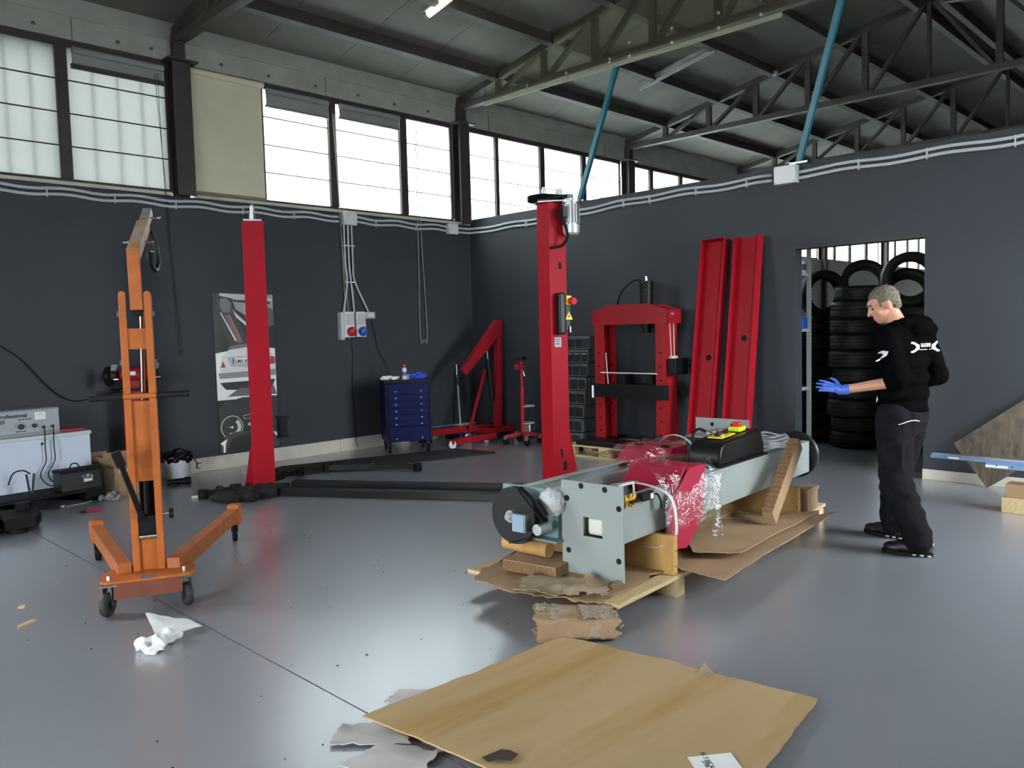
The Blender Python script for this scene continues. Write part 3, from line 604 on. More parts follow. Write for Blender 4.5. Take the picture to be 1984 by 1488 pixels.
MB().beam((.004, .03, 2.04), (.05, .36, 2.25), .066, .072, (-.1, -.55, 1)).build('boom_arm', orange_w_m, bmn, .005)
MB().beam((.048, .345, 2.24), (.072, .52, 2.355), .052, .055, (-.1, -.55, 1)).build('boom_extension', mat('bare_worn_steel', (150, 146, 140), .45, metal=.4, var=.2, scale=20), bmn, .004)
MB().box((.008, .02, 1.71), (.05, .055, .05)).build('boom_end', hole_shade_m, bmn)
MB().cyl((-.06, .22, 2.13), (.11, .18, 2.13), .007, 8).build('locking_pin', zinc_m, bmn)
MB().cyl((.08, .47, 2.31), (.13, .45, 2.31), .007, 8).ball((.135, .45, 2.31), .013, 10).build('end_bolt', chrome_m, bmn)
MB().tube(cable([(.09, .36, 2.22), (.11, .40, 2.14), (.12, .38, 2.03), (.105, .30, 1.97), (.085, .22, 2.0), (.08, .22, 2.07), (.095, .29, 2.08)], 6), [.008]*6+[.016]*24+[.009]*7, 8).build('hook', black_m, bmn)
lgm = mat('orange_leg_side', (164, 90, 42), .5, var=.15, scale=6, dirt=(120, 84, 58), dthr=(.55, .75))
for s, e in ((-1, (-.40, 1.19)), (1, (.52, 1.30))):
    a = Vector((s*.13, -.02, .215)); b = Vector((e[0], e[1], .205)); d = (b-a).normalized()
    lg = MB().beam(a, b, .075, .095).build('leg', lgm, t, .004)
    MB().box(b+d*.02, (.09, .085, .15), (0, 0, math.atan2(d.y, d.x))).build('leg_bracket', orange_m, lg, .004)
    MB().cyl(b+V(-.018, 0, -.153), b+V(.018, 0, -.153), .052, 18).build('wheel', rubber_m, lg, .006)
    MB().box(b+V(0, 0, -.10), (.05, .03, .06)).build('wheel_fork', black_m, lg, .003)
for x, y, a in ((-.205, -.12, -25), (.19, -.1, 20)):
    c_ = MB().prism([(-.045, -.05), (.045, -.05), (.045, .05), (-.045, .05)], .012, (x, y, .17)).build('caster', zinc_m, t, .003)
    dx = V(math.cos(math.radians(a)), math.sin(math.radians(a)), 0); dy = V(-dx.y, dx.x, 0)
    for s in (-1, 1): MB().prism([(-.03, 0), (.03, 0), (-.01, -.11), (-.03, -.11)], .006, V(x, y, .17)+dx*(s*.026)-dx*.003, dy, (0, 0, 1)).build('fork', mat('caster_fork', (86, 88, 88), .4, metal=.6), c_)
    w_ = V(x, y, .068)-dy*.025
    MB().lathe([(.02, -.02), (.05, -.02), (.062, -.017), (.068, -.008), (.068, .008), (.062, .017), (.05, .02), (.02, .02)], 24, w_, dx, True).build('wheel', mat('wheel_rubber', (44, 44, 44), .6, var=.2, scale=20), c_)
    MB().cyl(w_-dx*.022, w_+dx*.022, .03, 14).build('hub', black_m, c_)
    MB().cyl((x, y, .2), (x, y, .225), .013, 6).build('caster_nut', zinc_m, c_)
# ------------------------------------------------------------------ left corner: pallet, chest, charger ...
RZ = math.radians(6)
t = thing('plastic_pallet', 'black plastic pallet carrying the pale chest at left', 'pallet', (2.1, 8.5, 0), RZ)
MB().box((0, .12, .115), (1.18, .70, .035)).build('deck', rubber_m, t, .006)
for x in (-.48, 0, .48):
    for y in (-.12, .15, .38): MB().box((x*1.05, y, .05), (.16, .14, .10)).build('foot', rubber_m, t, .008)
pale_m = mat('pale_blue_enamel', (196, 206, 222), .45, var=.05, scale=3)
t = thing('storage_chest', 'pale blue-grey steel chest on the black pallet', 'chest', (2.05, 8.80, .134), RZ)
MB().box((.0, .0, .245), (1.30, .36, .49)).build('body', pale_m, t, .006)
MB().box((.0, -.006, .505), (1.32, .38, .035)).build('lid', mat('pale_lid', (190, 194, 198), .45), t, .006)
MB().cyl((.2, -.185, .44), (.2, -.19, .44), .012, 10).build('keyhole', black_m, t)
t = thing('battery_charger', 'grey workshop battery charger with dial meter and knobs', 'battery charger', (2.09, 8.80, .658), RZ)
cg = mat('charger_grey', (152, 158, 164), .45)
MB().box((0, 0, .13), (.70, .26, .25)).build('case', cg, t, .006)
MB().box((0, -.01, .015), (.71, .29, .03)).build('plinth', mat('charger_base', (130, 134, 138), .5), t, .004)
Rf = axes((1, 0, 0), (0, 0, 1)); fy = -.1305
for k in range(26): MB().box((-.30+k*.025, fy, .245), (.010, .003, .008)).build('vent_slot', hole_shade_m, t)
text('charger_name', 'professional', .052, mat('navy_print', (28, 30, 44), .6), t, (-.19, fy-.001, .185), Rf, bold=.0012)
text('charger_rating', '20', .05, mat('navy_print', (28, 30, 44), .6), t, (-.18, fy-.001, .135), Rf, bold=.0012)
for k in range(4): MB().box((-.005+.03*k, fy-.001, .163), (.022, .001, .010)).build('small_print', mat('navy_print', (28, 30, 44), .6), t)
for k in range(3): MB().box((-.03+.03*k, fy-.001, .05), (.022, .001, .010)).build('small_print', mat('navy_print', (28, 30, 44), .6), t)
mt = MB().box((.175, fy-.004, .185), (.10, .012, .075)).build('meter', whitep_m, t, .003)
MB().prism([(-.03+.06*i/8, .012*math.sin(math.pi*i/8)) for i in range(9)]+[(.03-.06*i/8, .012*math.sin(math.pi*(8-i)/8)-.003) for i in range(9)], .001, (.175, fy-.010, .19), (1, 0, 0), (0, 0, 1)).build('meter_scale', black_m, mt)
for x, z, r in ((.0, .095, .026), (.12, .095, .02)):
    MB().cyl((x, fy, z), (x, fy-.025, z), r, 18).build('knob', blackp_m, t, .003)
for k in range(9):
    a = math.pi*(k/8); MB().box((.0+.045*math.cos(a), fy-.001, .095+.045*math.sin(a)), (.008, .002, .004), (0, -a, 0)).build('dial_mark', mat('navy_print', (28, 30, 44), .6), t)
for x in (.20, .28): MB().cyl((x, fy, .075), (x, fy-.022, .075), .013, 12).build('terminal', blackp_m, t)
MB().box((.14, fy-.012, .02), (.05, .004, .012)).build('badge', whitep_m, t)
for i, (x, sw) in enumerate(((.20, -.03), (.28, -.04))):
    MB().tube(cable([(x, fy-.02, .075), (x-.01, fy-.05, .02), (x-.03, fy-.09, -.12), (x-.03, fy-.09, -.25), (x-.06+sw, fy-.10, -.38), (x+.0+sw, fy-.12, -.48), (x+.07, fy-.16, -.50)], 6), .005, 6).build('lead', rubber_m, t)
o = MB().prism([(0, 0), (.24, .04), (.23, .17), (.02, .15)], .022, (2.44, 8.68, .665)).build('red_folder', mat('crimson_cover', (150, 24, 44), .5)); tag(o, 'crimson red folder lying on the pale chest', 'folder')
t = thing('car_battery', 'black battery case with handle at the front of the pallet', 'battery', (2.48, 8.36, .134), math.radians(8))
MB().box((0, 0, .09), (.38, .17, .18)).build('case', blackp_m, t, .01)
MB().box((0, 0, .19), (.39, .18, .03)).build('lid', rubber_m, t, .008)
MB().tube(cable([(-.08, -.02, .20), (-.06, -.02, .25), (-.01, -.02, .25), (.02, -.02, .20)], 5), .006, 6).build('handle', rubber_m, t)
st = mat('sticker_mono', (170, 172, 172), .5, dirt=(30, 30, 30), dscale=60, dthr=(.45, .5), scale=40)
MB().box((.05, -.0875, .11), (.10, .002, .075)).build('sticker', st, t)
MB().box((.055, -.089, .09), (.07, .002, .022)).build('code_label', whitep_m, t)
t = thing('jumper_clamp', 'black jumper clamp hanging at the left picture edge', 'clamp', (2.08, 8.36, .14), 0)
for s in (-1, 1): MB().box((s*.02, 0, .10), (.014, .03, .20), (0, s*.12, 0)).build('jaw', blackp_m, t, .004)
MB().tube(cable([(0, 0, .2), (-.06, -.01, .24), (-.14, -.01, .22), (-.18, 0, .12)], 5), .007, 6).build('lead', rubber_m, t)
def weight(label, loc, rz):
    t = thing('lift_pad_block', label, 'block', loc, rz, 'black rubber blocks at left')
    MB().prism([(-.13, -.26), (.10, -.26), (.16, -.05), (.16, .22), (-.13, .22)], .09, (0, 0, .035)).build('body', rubber_m, t, .012)
    for x, y in ((-.03, -.2), (.0, .12)): MB().cyl((x, y, 0), (x, y, .036), .07, 14).build('foot', rubber_m, t)
    MB().cyl((.05, .12, .125), (.05, .12, .19), .065, 18).build('socket', rubber_m, t, .006)
    MB().cyl((.05, .12, .15), (.05, .12, .1905), .04, 16).build('bore', hole_shade_m, t)
weight('black rubber lift block on the floor, right one of the pair', (1.80, 7.66, 0), math.radians(-8))
weight('black rubber lift block on the floor, cut by the left picture edge', (1.50, 7.62, 0), math.radians(-8))
# small floor things at left
t = thing('pliers', 'red-handled pliers lying on the floor at left', 'pliers', (2.38, 7.82, 0), math.radians(-20))
for s in (-1, 1): MB().tube(cable([(0, s*.005, .012), (.04, s*.018, .012), (.12, s*.010, .012)], 4), .008, 6).build('handle', mat('red_grip', (170, 24, 50), .4), t)
MB().box((-.03, 0, .012), (.06, .025, .016)).build('jaw', black_m, t, .004)
t = thing('clamp_lead', 'small metal clamp with thin wire lying on the floor', 'clamp', (2.30, 8.22, 0), .3)
MB().ball((0, 0, .018), (.035, .018, .018), 10).build('clamp_body', zinc_m, t)
MB().tube(cable([(.03, 0, .008), (.1, .01, .006), (.2, -.01, .006), (.3, .02, .006)], 5), .003, 6).build('wire', whitep_m, t)
def carton(label, loc, rz, sz, flap=True):
    t = thing('cardboard_box', label, 'box', loc, rz); x, y, z = sz
    MB().box((0, -y/2, z/2), (x, .006, z)).build('front_panel', card_m, t); MB().box((0, y/2, z/2), (x, .006, z)).build('back_panel', card_m, t)
    for s in (-1, 1): MB().box((s*x/2, 0, z/2), (.006, y, z)).build('side_panel', card_m, t)
    MB().box((0, 0, .004), (x, y, .006)).build('bottom_panel', card_m, t)
    if flap:
        MB().box((0, y/2+.0, z+.07), (x, .006, .15), (-.12, 0, 0)).build('flap', card_m, t)
        MB().box((-x/2-.04, 0, z+.06), (.006, y, .14), (0, -.6, 0)).build('flap', card_m, t)
    return t
cb = carton('open cardboard box with red print behind the orange hoist', (2.96, 8.50, 0), math.radians(14), (.28, .24, .27))
MB().box((.0, -.1238, .25), (.28, .0015, .03)).build('tape', mat('clear_tape', (206, 196, 176), .2), cb)
for k, (x_, z_, w_) in enumerate(((.05, .17, .05), (.06, .14, .03), (.05, .12, .045))): MB().box((x_, -.1238, z_), (w_, .001, .014)).build('red_mark', mat('red_print', (190, 70, 60), .7), cb)
carton('small open cardboard box beside the black pallet', (2.90, 8.92, 0), math.radians(10), (.20, .2, .24), True)
def crumple(label, name, cat, loc, r, M, amp=.4, seed=0, vox=.01, n=9):
    b = MB(); rr = random.Random(seed)
    for k in range(n): b.ball((rr.uniform(-r[0], r[0])*.6, rr.uniform(-r[1], r[1])*.6, r[2]*rr.uniform(.2, .7)), (r[0]*rr.uniform(.3, .5), r[1]*rr.uniform(.3, .5), r[2]*rr.uniform(.25, .5)), 10)
    me = remesh(b, vox, 1)
    nr_ = [q_.normal.copy() for q_ in me.vertices]
    for v in me.vertices:
        v.co += nr_[v.index]*wob(v.co, 26, (seed, 0, 0))*amp*min(r)*1.2; v.co.z = max(.001, v.co.z)
    o = link(name, me, M, smooth=60, loc=loc); tag(o, label, cat); return o
crumple('ball of crinkled clear bubble wrap on the floor beside the pallet', 'bubble_wrap', 'wrap', (2.72, 8.22, 0), (.10, .07, .07), mat('crinkled_clear_film', (170, 172, 176), .12, alpha=.75, var=.3, scale=30, bump=1., bscale=60), .6, 3)
# bench grinder on pedestal
t = thing('bench_grinder', 'dark red bench grinder on a red pedestal behind the hoist', 'grinder', (3.20, 8.84, 0), math.radians(4))
MB().box((-.01, 0, .52), (.15, .12, 1.0)).build('pedestal', redd_m, t, .01)
MB().box((0, 0, .02), (.34, .3, .04)).build('foot', redd_m, t, .01)
MB().box((0, 0, 1.03), (.34, .24, .02)).build('table', black_m, t, .004)
MB().lathe([(0, -.17), (.05, -.16), (.07, -.06), (.085, 0), (.085, .1), (.07, .13), (0, .135)], 20, (.02, 0, 1.18), (1, 0, 0)).build('motor', redd_m, t)
MB().box((.0, 0, 1.08), (.13, .12, .09)).build('motor_foot', redd_m, t, .01)
MB().box((-.02, -.085, 1.2), (.055, .01, .04)).build('rating_label', whitep_m, t)
for s in (-1, 1):
    g = MB().cyl((s*.2, 0, 1.18), (s*.25, 0, 1.18), .10, 22).build('wheel_guard', black_m, t, .006)
    MB().cyl((s*.252, 0, 1.18), (s*.258, 0, 1.18), .03, 12).build('wheel_nut', chrome_m, g)
    MB().box((s*.22, -.11, 1.27), (.06, .004, .07), (.5, 0, 0)).build('eye_shield', mat('clear_shield', (190, 196, 200), .08, alpha=.35), g)
    MB().box((s*.22, -.115, 1.15), (.05, .06, .012)).build('tool_rest', zinc_m, g)
# bucket
t = thing('bucket', 'white plastic bucket lined with a black bag by the skirting', 'bucket', (3.64, 8.84, 0))
bk = mat('bucket_white', (214, 220, 226), .4, dirt=(90, 110, 150), dthr=(.62, .68), dscale=14)
MB().lathe([(0, 0), (.115, 0), (.12, .01), (.138, .22), (.145, .225), (.145, .245), (.134, .245), (.115, .015), (0, .012)], 28).build('pail', bk, t)
bg_ = MB()
for k in range(12):
    a = 2*math.pi*k/12; bg_.ball((.115*math.cos(a), .115*math.sin(a), .25+.02*math.sin(k*2.3)), (.06, .06, .05), 8)
bg_.ball((0, 0, .25), (.12, .12, .05), 10).ball((.02, 0, .30), (.07, .05, .05), 8)
me = remesh(bg_, .012, 1)
nr_ = [q_.normal.copy() for q_ in me.vertices]
for v in me.vertices: v.co += nr_[v.index]*wob(v.co, 30)*.018
link('bin_bag', me, mat('bin_bag_film', (16, 16, 17), .18), t, smooth=60)
t = thing('air_tool', 'black pneumatic tool lying on the floor before the bucket', 'tool', (3.50, 8.50, 0), math.radians(-15))
MB().cyl((-.11, 0, .035), (.06, 0, .035), .034, 14).build('body', black_m, t, .006); MB().cyl((.06, 0, .035), (.12, 0, .035), .042, 14).build('head', black_m, t, .006); MB().box((-.06, -.05, .02), (.05, .12, .036)).build('handle', rubber_m, t, .008)
MB().cyl((.12, 0, .035), (.125, 0, .035), .03, 14).build('chuck', zinc_m, t)
t = thing('wall_hook', 'small black bent wire hook at the skirting beside the bucket', 'hook', (3.93, Y1-.03, .05)); MB().tube([(0, 0, .12), (.03, -.005, .06), (.02, -.005, .01), (.06, -.005, 0)], .005, 6).tube([(.03, -.005, .06), (.07, -.005, .06)], .005, 6).build('wire', black_m, t)
# ------------------------------------------------------------------ car poster (flat print)
t = thing('wall_poster', 'tall black and white car poster on the dark wall', 'poster', (4.25, Y1-.002, .19))
PW, PH = .765, 1.88
MB().box((PW/2, -.002, PH/2), (PW, .004, PH)).build('sheet', mat('poster_dark', (34, 34, 36), .35), t)
lay = [0]
def ink(name, pts, g, rgb=None):
    lay[0] += 1; k_ = 1.3; c_ = tuple(min(250, int(x*k_)) for x in (rgb or (g, g, g))); M = mat('print_%s' % str(c_), c_, .4)
    MB().prism([(p[0]*PW, p[1]*PH) for p in pts], .0002, (0, -.0042-.0004*lay[0], 0), (1, 0, 0), (0, 0, 1)).build(name, M, t, smooth=None)
def ell(cx, cy, rx, ry, n=24, a0=0, a1=2*math.pi): return [(cx+rx*math.cos(a0+(a1-a0)*i/n), cy+ry*math.sin(a0+(a1-a0)*i/n)) for i in range(n if a1-a0 > 6.2 else n+1)]
# seat (top), car tail (middle), dashboard (bottom)
ink('window_print', [(.30, .98), (1, .995), (1, .86), (.62, .84), (.36, .90)], 120)
ink('roof_print', [(.1, .985), (.35, .965), (.98, .95), (1, .97), (.5, .995), (.12, 1)], 150)
ink('roof_edge_print', [(.2, .98), (.36, .945), (.95, .935), (.95, .95), (.36, .958)], 26)
ink('seat_print', [(.06, .96), (.18, .975), (.28, .95), (.36, .86), (.52, .72), (.62, .66), (.30, .64), (.16, .74), (.10, .86)], 46)
ink('headrest_print', [(.12, .965), (.22, .97), (.29, .94), (.27, .88), (.16, .88), (.11, .92)], 88)
ink('seat_panel_print', [(.18, .865), (.26, .865), (.38, .77), (.46, .69), (.38, .685), (.26, .77)], 74, (92, 78, 72))
ink('seat_stripe_print', [(.235, .865), (.265, .865), (.43, .71), (.40, .70)], 74, (128, 82, 76))
ink('seat_edge_print', [(.10, .885), (.13, .875), (.36, .70), (.33, .70)], 176)
ink('seat_edge_print', [(.31, .90), (.35, .88), (.60, .79), (.58, .775), (.36, .85)], 168)
ink('rear_seat_print', [(.50, .93), (.54, .93), (.58, .86), (.60, .80), (.52, .84)], 140)
ink('dash_print', [(.86, .92), (1, .90), (1, .80), (.88, .78), (.82, .84)], 70)
ink('sky_print', [(0, .625), (.6, .665), (1, .645), (1, .33), (0, .33)], 196)
ink('boot_print', [(.10, .60), (.22, .645), (.55, .66), (.85, .65), (.98, .60), (1, .5), (.06, .5)], 178)
ink('rear_glass_print', [(.20, .645), (.55, .66), (.85, .65), (.80, .672), (.52, .682), (.24, .668)], 90)
ink('boot_shade_print', [(.18, .60), (.92, .605), (.86, .545), (.5, .53), (.24, .54)], 150)
ink('bumper_print', [(.03, .50), (1, .51), (.99, .47), (.05, .465)], 112)
ink('bumper_light_print', [(.04, .465), (.99, .47), (.98, .445), (.06, .44)], 206)
ink('diffuser_print', [(.05, .44), (.98, .445), (.93, .40), (.5, .385), (.14, .395)], 34)
ink('tail_lamp_print', [(.07, .535), (.15, .535), (.115, .575)], 90, (120, 40, 52))
ink('tail_lamp_print', [(.90, .545), (.99, .545), (.99, .59), (.91, .595)], 90, (140, 44, 50))
ink('plate_print', [(.27, .556), (.72, .562), (.72, .596), (.27, .590)], 222)
ink('plate_band_print', [(.27, .556), (.295, .5565), (.295, .5905), (.27, .590)], 60, (52, 64, 120))
text('plate_text', 'S:MA 4563', .062, mat('plate_ink', (30, 30, 34), .5), t, (.305*PW, -.0042-.0004*(lay[0]+1), .560*PH), axes((1, 0, 0), (0, 0, 1)), sx=.82, bold=.001)
ink('car_shadow_print', [(.16, .35), (.36, .40), (.95, .40), (1, .345)], 82)
ink('dash_top_print', [(0, .27), (.12, .315), (.4, .34), (1, .335), (1, .13), (0, .13)], 40)
ink('gauge_ring_print', ell(.21, .155, .185, .075), 150)
ink('gauge_face_print', ell(.21, .155, .17, .069), 44)
ink('gauge_scale_print', [*ell(.21, .155, .15, .06, 14, -2.0, .9), *reversed(ell(.21, .155, .09, .036, 14, -2.0, .9))], 168)
ink('gauge_hub_print', ell(.21, .155, .02, .008, 10), 190)
ink('gauge_needle_print', [(.12, .160), (.21, .153), (.21, .158)], 180)
ink('vent_print', [(.40, .225), (.62, .235), (.62, .205), (.41, .198)], 120)
ink('vent_inner_print', [(.415, .220), (.605, .229), (.605, .210), (.422, .203)], 38)
ink('button_print', ell(.52, .165, .05, .012, 12), 140)
ink('wheel_rim_print', [(0, .05), (.12, .11), (.3, .125), (.6, .12), (.9, .13), (1, .10), (1, 0), (0, 0)], 56)
ink('wheel_hub_print', [(.12, .02), (.2, .085), (.5, .105), (.85, .08), (.9, 0), (.12, 0)], 30)
ink('wheel_trim_print', [(.0, .06), (.12, .085), (.09, .05), (.08, .0), (.05, .0), (.05, .045)], 190)
ink('wheel_trim_print', [(.9, .10), (1, .09), (.98, .06), (.94, .075)], 190)
# ------------------------------------------------------------------ tool cabinet with things on top
t = thing('tool_cabinet', 'dark blue roller tool cabinet with seven drawers against the wall', 'tool cabinet', (6.50, 8.43, 0), math.radians(-28))
MB().box((0, 0, .53), (.60, .46, .76)).build('body', blue_cab_m, t, .006)
MB().box((0, 0, .925), (.62, .49, .045)).build('top_tray', navy_m, t, .008)
zz = .845
for k in range(7):
    hh = .085 if k < 6 else .15; z0 = zz-hh
    if k == 6: z0 = .175; hh = .19
    d = MB().box((0, -.237, z0+hh/2), (.52, .016, hh-.008)).build('drawer', blue_cab_m, t, .003)
    for s in (-1, 1): MB().box((s*.165, -.248, z0+(hh*.5 if k < 6 else .02)), (.016, .008, .014)).build('drawer_catch', whitep_m, d, .002)
    zz = z0
for s in (-1, 1): MB().box((s*.285, -.236, .53), (.025, .015, .74)).build('corner_post', navy_m, t, .003)
for x in (-.25, .25):
    for y in (-.18, .18):
        c_ = MB().box((x, y, .12), (.05, .05, .05)).build('caster', black_m, t, .003)
        MB().cyl((x-.014, y, .05), (x+.014, y, .05), .05, 16).build('wheel', rubber_m, c_)
        MB().cyl((x-.018, y, .05), (x+.018, y, .05), .012, 8).build('axle', zinc_m, c_)
ZT = .9475
t = thing('spray_can', 'white and purple spray can with red cap on the blue cabinet', 'spray can', (6.46, 8.38, ZT))
MB().lathe([(0, 0), (.031, 0), (.033, .004), (.033, .135), (.028, .148), (0, .15)], 18).build('can', mat('can_white', (206, 204, 214), .35), t)
MB().lathe([(.0335, .05), (.0335, .10)], 18).build('label_band', mat('can_purple', (96, 72, 158), .4), t)
MB().lathe([(0, .15), (.02, .15), (.022, .155), (.022, .185), (.015, .195), (0, .195)], 14).build('cap', mat('cap_red', (176, 36, 62), .4), t)
t = thing('plastic_cup', 'white plastic cup beside the spray can', 'cup', (6.53, 8.40, ZT)); MB().lathe([(0, 0), (.022, 0), (.03, .06), (.028, .06), (.02, .003), (0, .003)], 16).build('cup', whitep_m, t)
o = crumple('royal blue cloth heaped on the blue cabinet', 'blue_cloth', 'cloth', (6.66, 8.33, ZT), (.15, .08, .08), mat('royal_blue_cloth', (42, 74, 190), .7), .25, 5)
o = crumple('crumpled white tissue on the left edge of the blue cabinet', 'tissue_paper', 'paper', (6.31, 8.50, ZT), (.15, .07, .05), paper_m, .5, 8, n=12)
# ------------------------------------------------------------------ folded red engine crane
t = thing('engine_crane', 'folded red engine crane with white wheels in the corner', 'engine crane', (8.13, 8.38, 0))
MB().beam((0, 0, .10), (.06, 0, 1.66), .09, .09, (0, 1, 0)).build('post', redd_m, t, .004)
bo = MB().add([Vector(p) for p in [(.10, -.045, 1.70), (.10, -.045, 1.52), (-.62, -.04, .94), (-.69, -.04, 1.01), (.0, -.045, 1.70), (.10, .045, 1.70), (.10, .045, 1.52), (-.62, .04, .94), (-.69, .04, 1.01), (.0, .045, 1.70)]], [(0, 4, 3, 2, 1), (5, 6, 7, 8, 9), (0, 1, 6, 5), (1, 2, 7, 6), (2, 3, 8, 7), (3, 4, 9, 8), (4, 0, 5, 9)]).build('boom', redd_m, t, .004)
MB().tube(cable([(-.67, 0, .98), (-.74, 0, .93), (-.75, 0, .84), (-.70, 0, .80), (-.68, 0, .84)], 5), .016, 8).build('hook', black_m, bo)
MB().box((-.69, 0, .95), (.07, .05, .09), (0, .8, 0)).build('hook_clevis', black_m, bo, .005)
MB().cyl((-.10, 0, .55), (-.16, 0, 1.15), .035, 14).build('ram', black_m, t); MB().cyl((-.16, 0, 1.15), (-.175, 0, 1.27), .02, 12).build('ram_rod', chrome_m, t)
MB().beam((-.16, .06, 1.0), (-.50, .06, .16), .035, .035).build('brace', redd_m, t, .003)
MB().box((-.05, 0, .13), (.50, .34, .08)).build('base_frame', redd_m, t, .006)
lg = MB().beam((-.02, .17, .15), (-1.14, .17, .17), .09, .09).build('leg', redd_m, t, .005)
lg2 = MB().beam((-.35, -.30, .085), (-1.12, -.33, .09), .08, .085).build('leg', redd_m, t, .005)
for x, y, r in ((-1.17, -.335, .055), (-.48, -.26, .045), (.10, -.3, .045), (-.5, .10, .05)):
    MB().lathe([(.012, -.018), (r*.8, -.018), (r, -.012), (r, .012), (r*.8, .018), (.012, .018)], 20, (x, y, r), (.15, 1, 0), True).build('wheel', mat('white_nylon', (222, 224, 226), .35), t)
    MB().box((x, y, r+.035), (.045, .05, .05)).build('wheel_bracket', zinc_m if x > -1 else redd_m, t, .003)
t = thing('broom', 'broom with white handle and blue head leaning behind the crane', 'broom', (7.87, 8.90, .0))
MB().cyl((0, 0, .08), (.10, .17, 1.06), .011, 8).build('handle', whitep_m, t); MB().box((-.02, 0, .06), (.24, .05, .05)).build('head', mat('broom_blue', (48, 60, 160), .5), t, .01); MB().box((-.02, 0, .01), (.24, .045, .06)).build('bristles', mat('broom_bristle', (50, 60, 130), .8), t)
t = thing('blue_plank', 'flat bright blue tray lying behind the red crane legs', 'tray', (7.36, 8.80, 0)); MB().box((0, 0, .17), (.70, .2, .035)).build('panel', mat('bright_blue', (30, 92, 186), .45), t, .005)
for x in (-.25, .25): MB().box((x, 0, .076), (.1, .18, .152)).build('foot', black_m, t)
# ------------------------------------------------------------------ transmission jack
t = thing('transmission_jack', 'slim red upright transmission jack on casters left of the main column', 'jack', (7.80, 7.55, 0), .2)
MB().cyl((0, 0, .12), (0, 0, .78), .032, 14).build('outer_tube', redd_m, t); MB().cyl((0, 0, .78), (-.01, 0, 1.12), .022, 12).build('inner_tube', redd_m, t)
MB().box((0, 0, 1.17), (.13, .09, .05)).build('saddle', black_m, t, .01); MB().box((-.06, 0, 1.06), (.16, .06, .07)).build('head', redd_m, t, .01); MB().cyl((-.02, -.04, 1.0), (-.02, -.06, .93), .01, 8).build('head_pin', chrome_m, t)
for k in range(4):
    a = math.radians(45+90*k); e = V(.24*math.cos(a), .24*math.sin(a), .12)
    lg = MB().beam((0, 0, .15), e, .05, .05).build('leg', redd_m, t, .004); MB().cyl(e+V(-.015, 0, -.07), e+V(.015, 0, -.07), .045, 14).build('wheel', rubber_m, lg); MB().box(e+V(0, 0, -.015), (.05, .04, .05)).build('caster_fork', zinc_m, lg, .003)
MB().box((.09, -.05, .22), (.16, .12, .12)).build('pump', zinc_m, t, .02)
for z in (.52, .29): MB().add([(-.10, -.08, z), (.12, -.12, z+.012), (.12, .1, z+.012), (-.1, -.08, z-.004), (.12, -.12, z-.012), (.12, .1, z-.012)], [(0, 1, 2), (5, 4, 3), (0, 3, 4, 1), (1, 4, 5, 2), (2, 5, 3, 0)]).build('side_tray', mat('pale_tray', (180, 180, 176), .4), t)
# ------------------------------------------------------------------ parts bins
t = thing('bin_rack', 'stepped stack of dark grey small-parts bins behind the main column', 'bin rack', (8.30, 6.74, 0))
binm = mat('smoky_bin_plastic', (78, 82, 84), .3, var=.15, scale=8); binf = mat('bin_window', (44, 46, 48), .2)
for k in range(8):
    z0 = .06+.175*k; dp = .50-.035*k; wd = .42-.008*k
    row = MB().box((-dp/2, 0, z0+.08), (dp, wd, .165)).build('bin_row', binm, t, .004)
    for j in range(3):
        y = (j-1)*wd/3
        MB().box((-dp-.006, y, z0+.075), (.014, wd/3-.02, .12), (0, -.12, 0)).build('bin', binf, row, .003)
        if k == 6: MB().box((-dp-.016, y, z0+.12), (.004, wd/3-.04, .02)).build('label_strip', whitep_m, row)
MB().box((-.24, 0, .03), (.5, .44, .06)).build('plinth', black_m, t, .004)
# ------------------------------------------------------------------ euro pallet and shop press
def pallet(label, loc, rz, L=1.2, W=.8, stamps=True):
    """long side on local x, boards 22 mm, blocks 78 mm"""
    t = thing('wooden_pallet', label, 'pallet', loc, rz)
    for y in (-.33, -.165, 0, .165, .33): MB().box((0, y*W/.8, .133), (L, .13, .022)).build('deck_board', wood_m, t, .002)
    for x in (-.5, 0, .5): MB().box((x*L/1.2*1.05, 0, .111), (.14, W, .022)).build('cross_board', wood_m, t, .002)
    for y in (-.34, 0, .34): MB().box((0, y*W/.8, .011), (L, .10, .022)).build('bottom_board', wood_m, t, .002)
    for x in (-.5, 0, .5):
        for y in (-.34, 0, .34):
            b = MB().box((x*L/1.2*1.05, y*W/.8, .061), (.14, .10, .078)).build('block', wood_m, t, .002)
            if stamps and y < 0 and x >= 0:
                yy = y*W/.8-.051; xx = x*L/1.2*1.05
                MB().prism([*ell(0, 0, .055, .03, 20), *reversed(ell(0, 0, .047, .024, 20))], .001, (xx, yy, .061), (1, 0, 0), (0, 0, 1)).build('stamp_ring', mat('burnt_mark', (70, 44, 22), .8), b)
                text('stamp_text', 'EPL', .035, mat('burnt_mark', (70, 44, 22), .8), b, (xx, yy-.001, .05), axes((1, 0, 0), (0, 0, 1)), align='CENTER')
    return t
pallet('pale wooden pallet under the red shop press', (7.82, 5.88, 0), math.radians(-90))
PZ = .144
t = thing('shop_press', 'red hydraulic shop press frame standing on the pale pallet', 'press', (7.96, 5.78, PZ))
for s in (1, -1):
    y0 = s*.45
    for xf in (-.13, .11): 
        g = MB().box((xf, y0, .80), (.012, .14, 1.56)).build('upright_flange', redg_m, t, .002)
        for k in range(7): 
            if k != 3: MB().cyl((xf-.0065, y0, .14+.16*k), (xf-.008, y0, .14+.16*k), .014, 10).build('peg_hole', hole_shade_m, g)
    MB().box((-.01, y0+s*.064, .80), (.25, .012, 1.56)).build('upright_web', redg_m, t, .002)
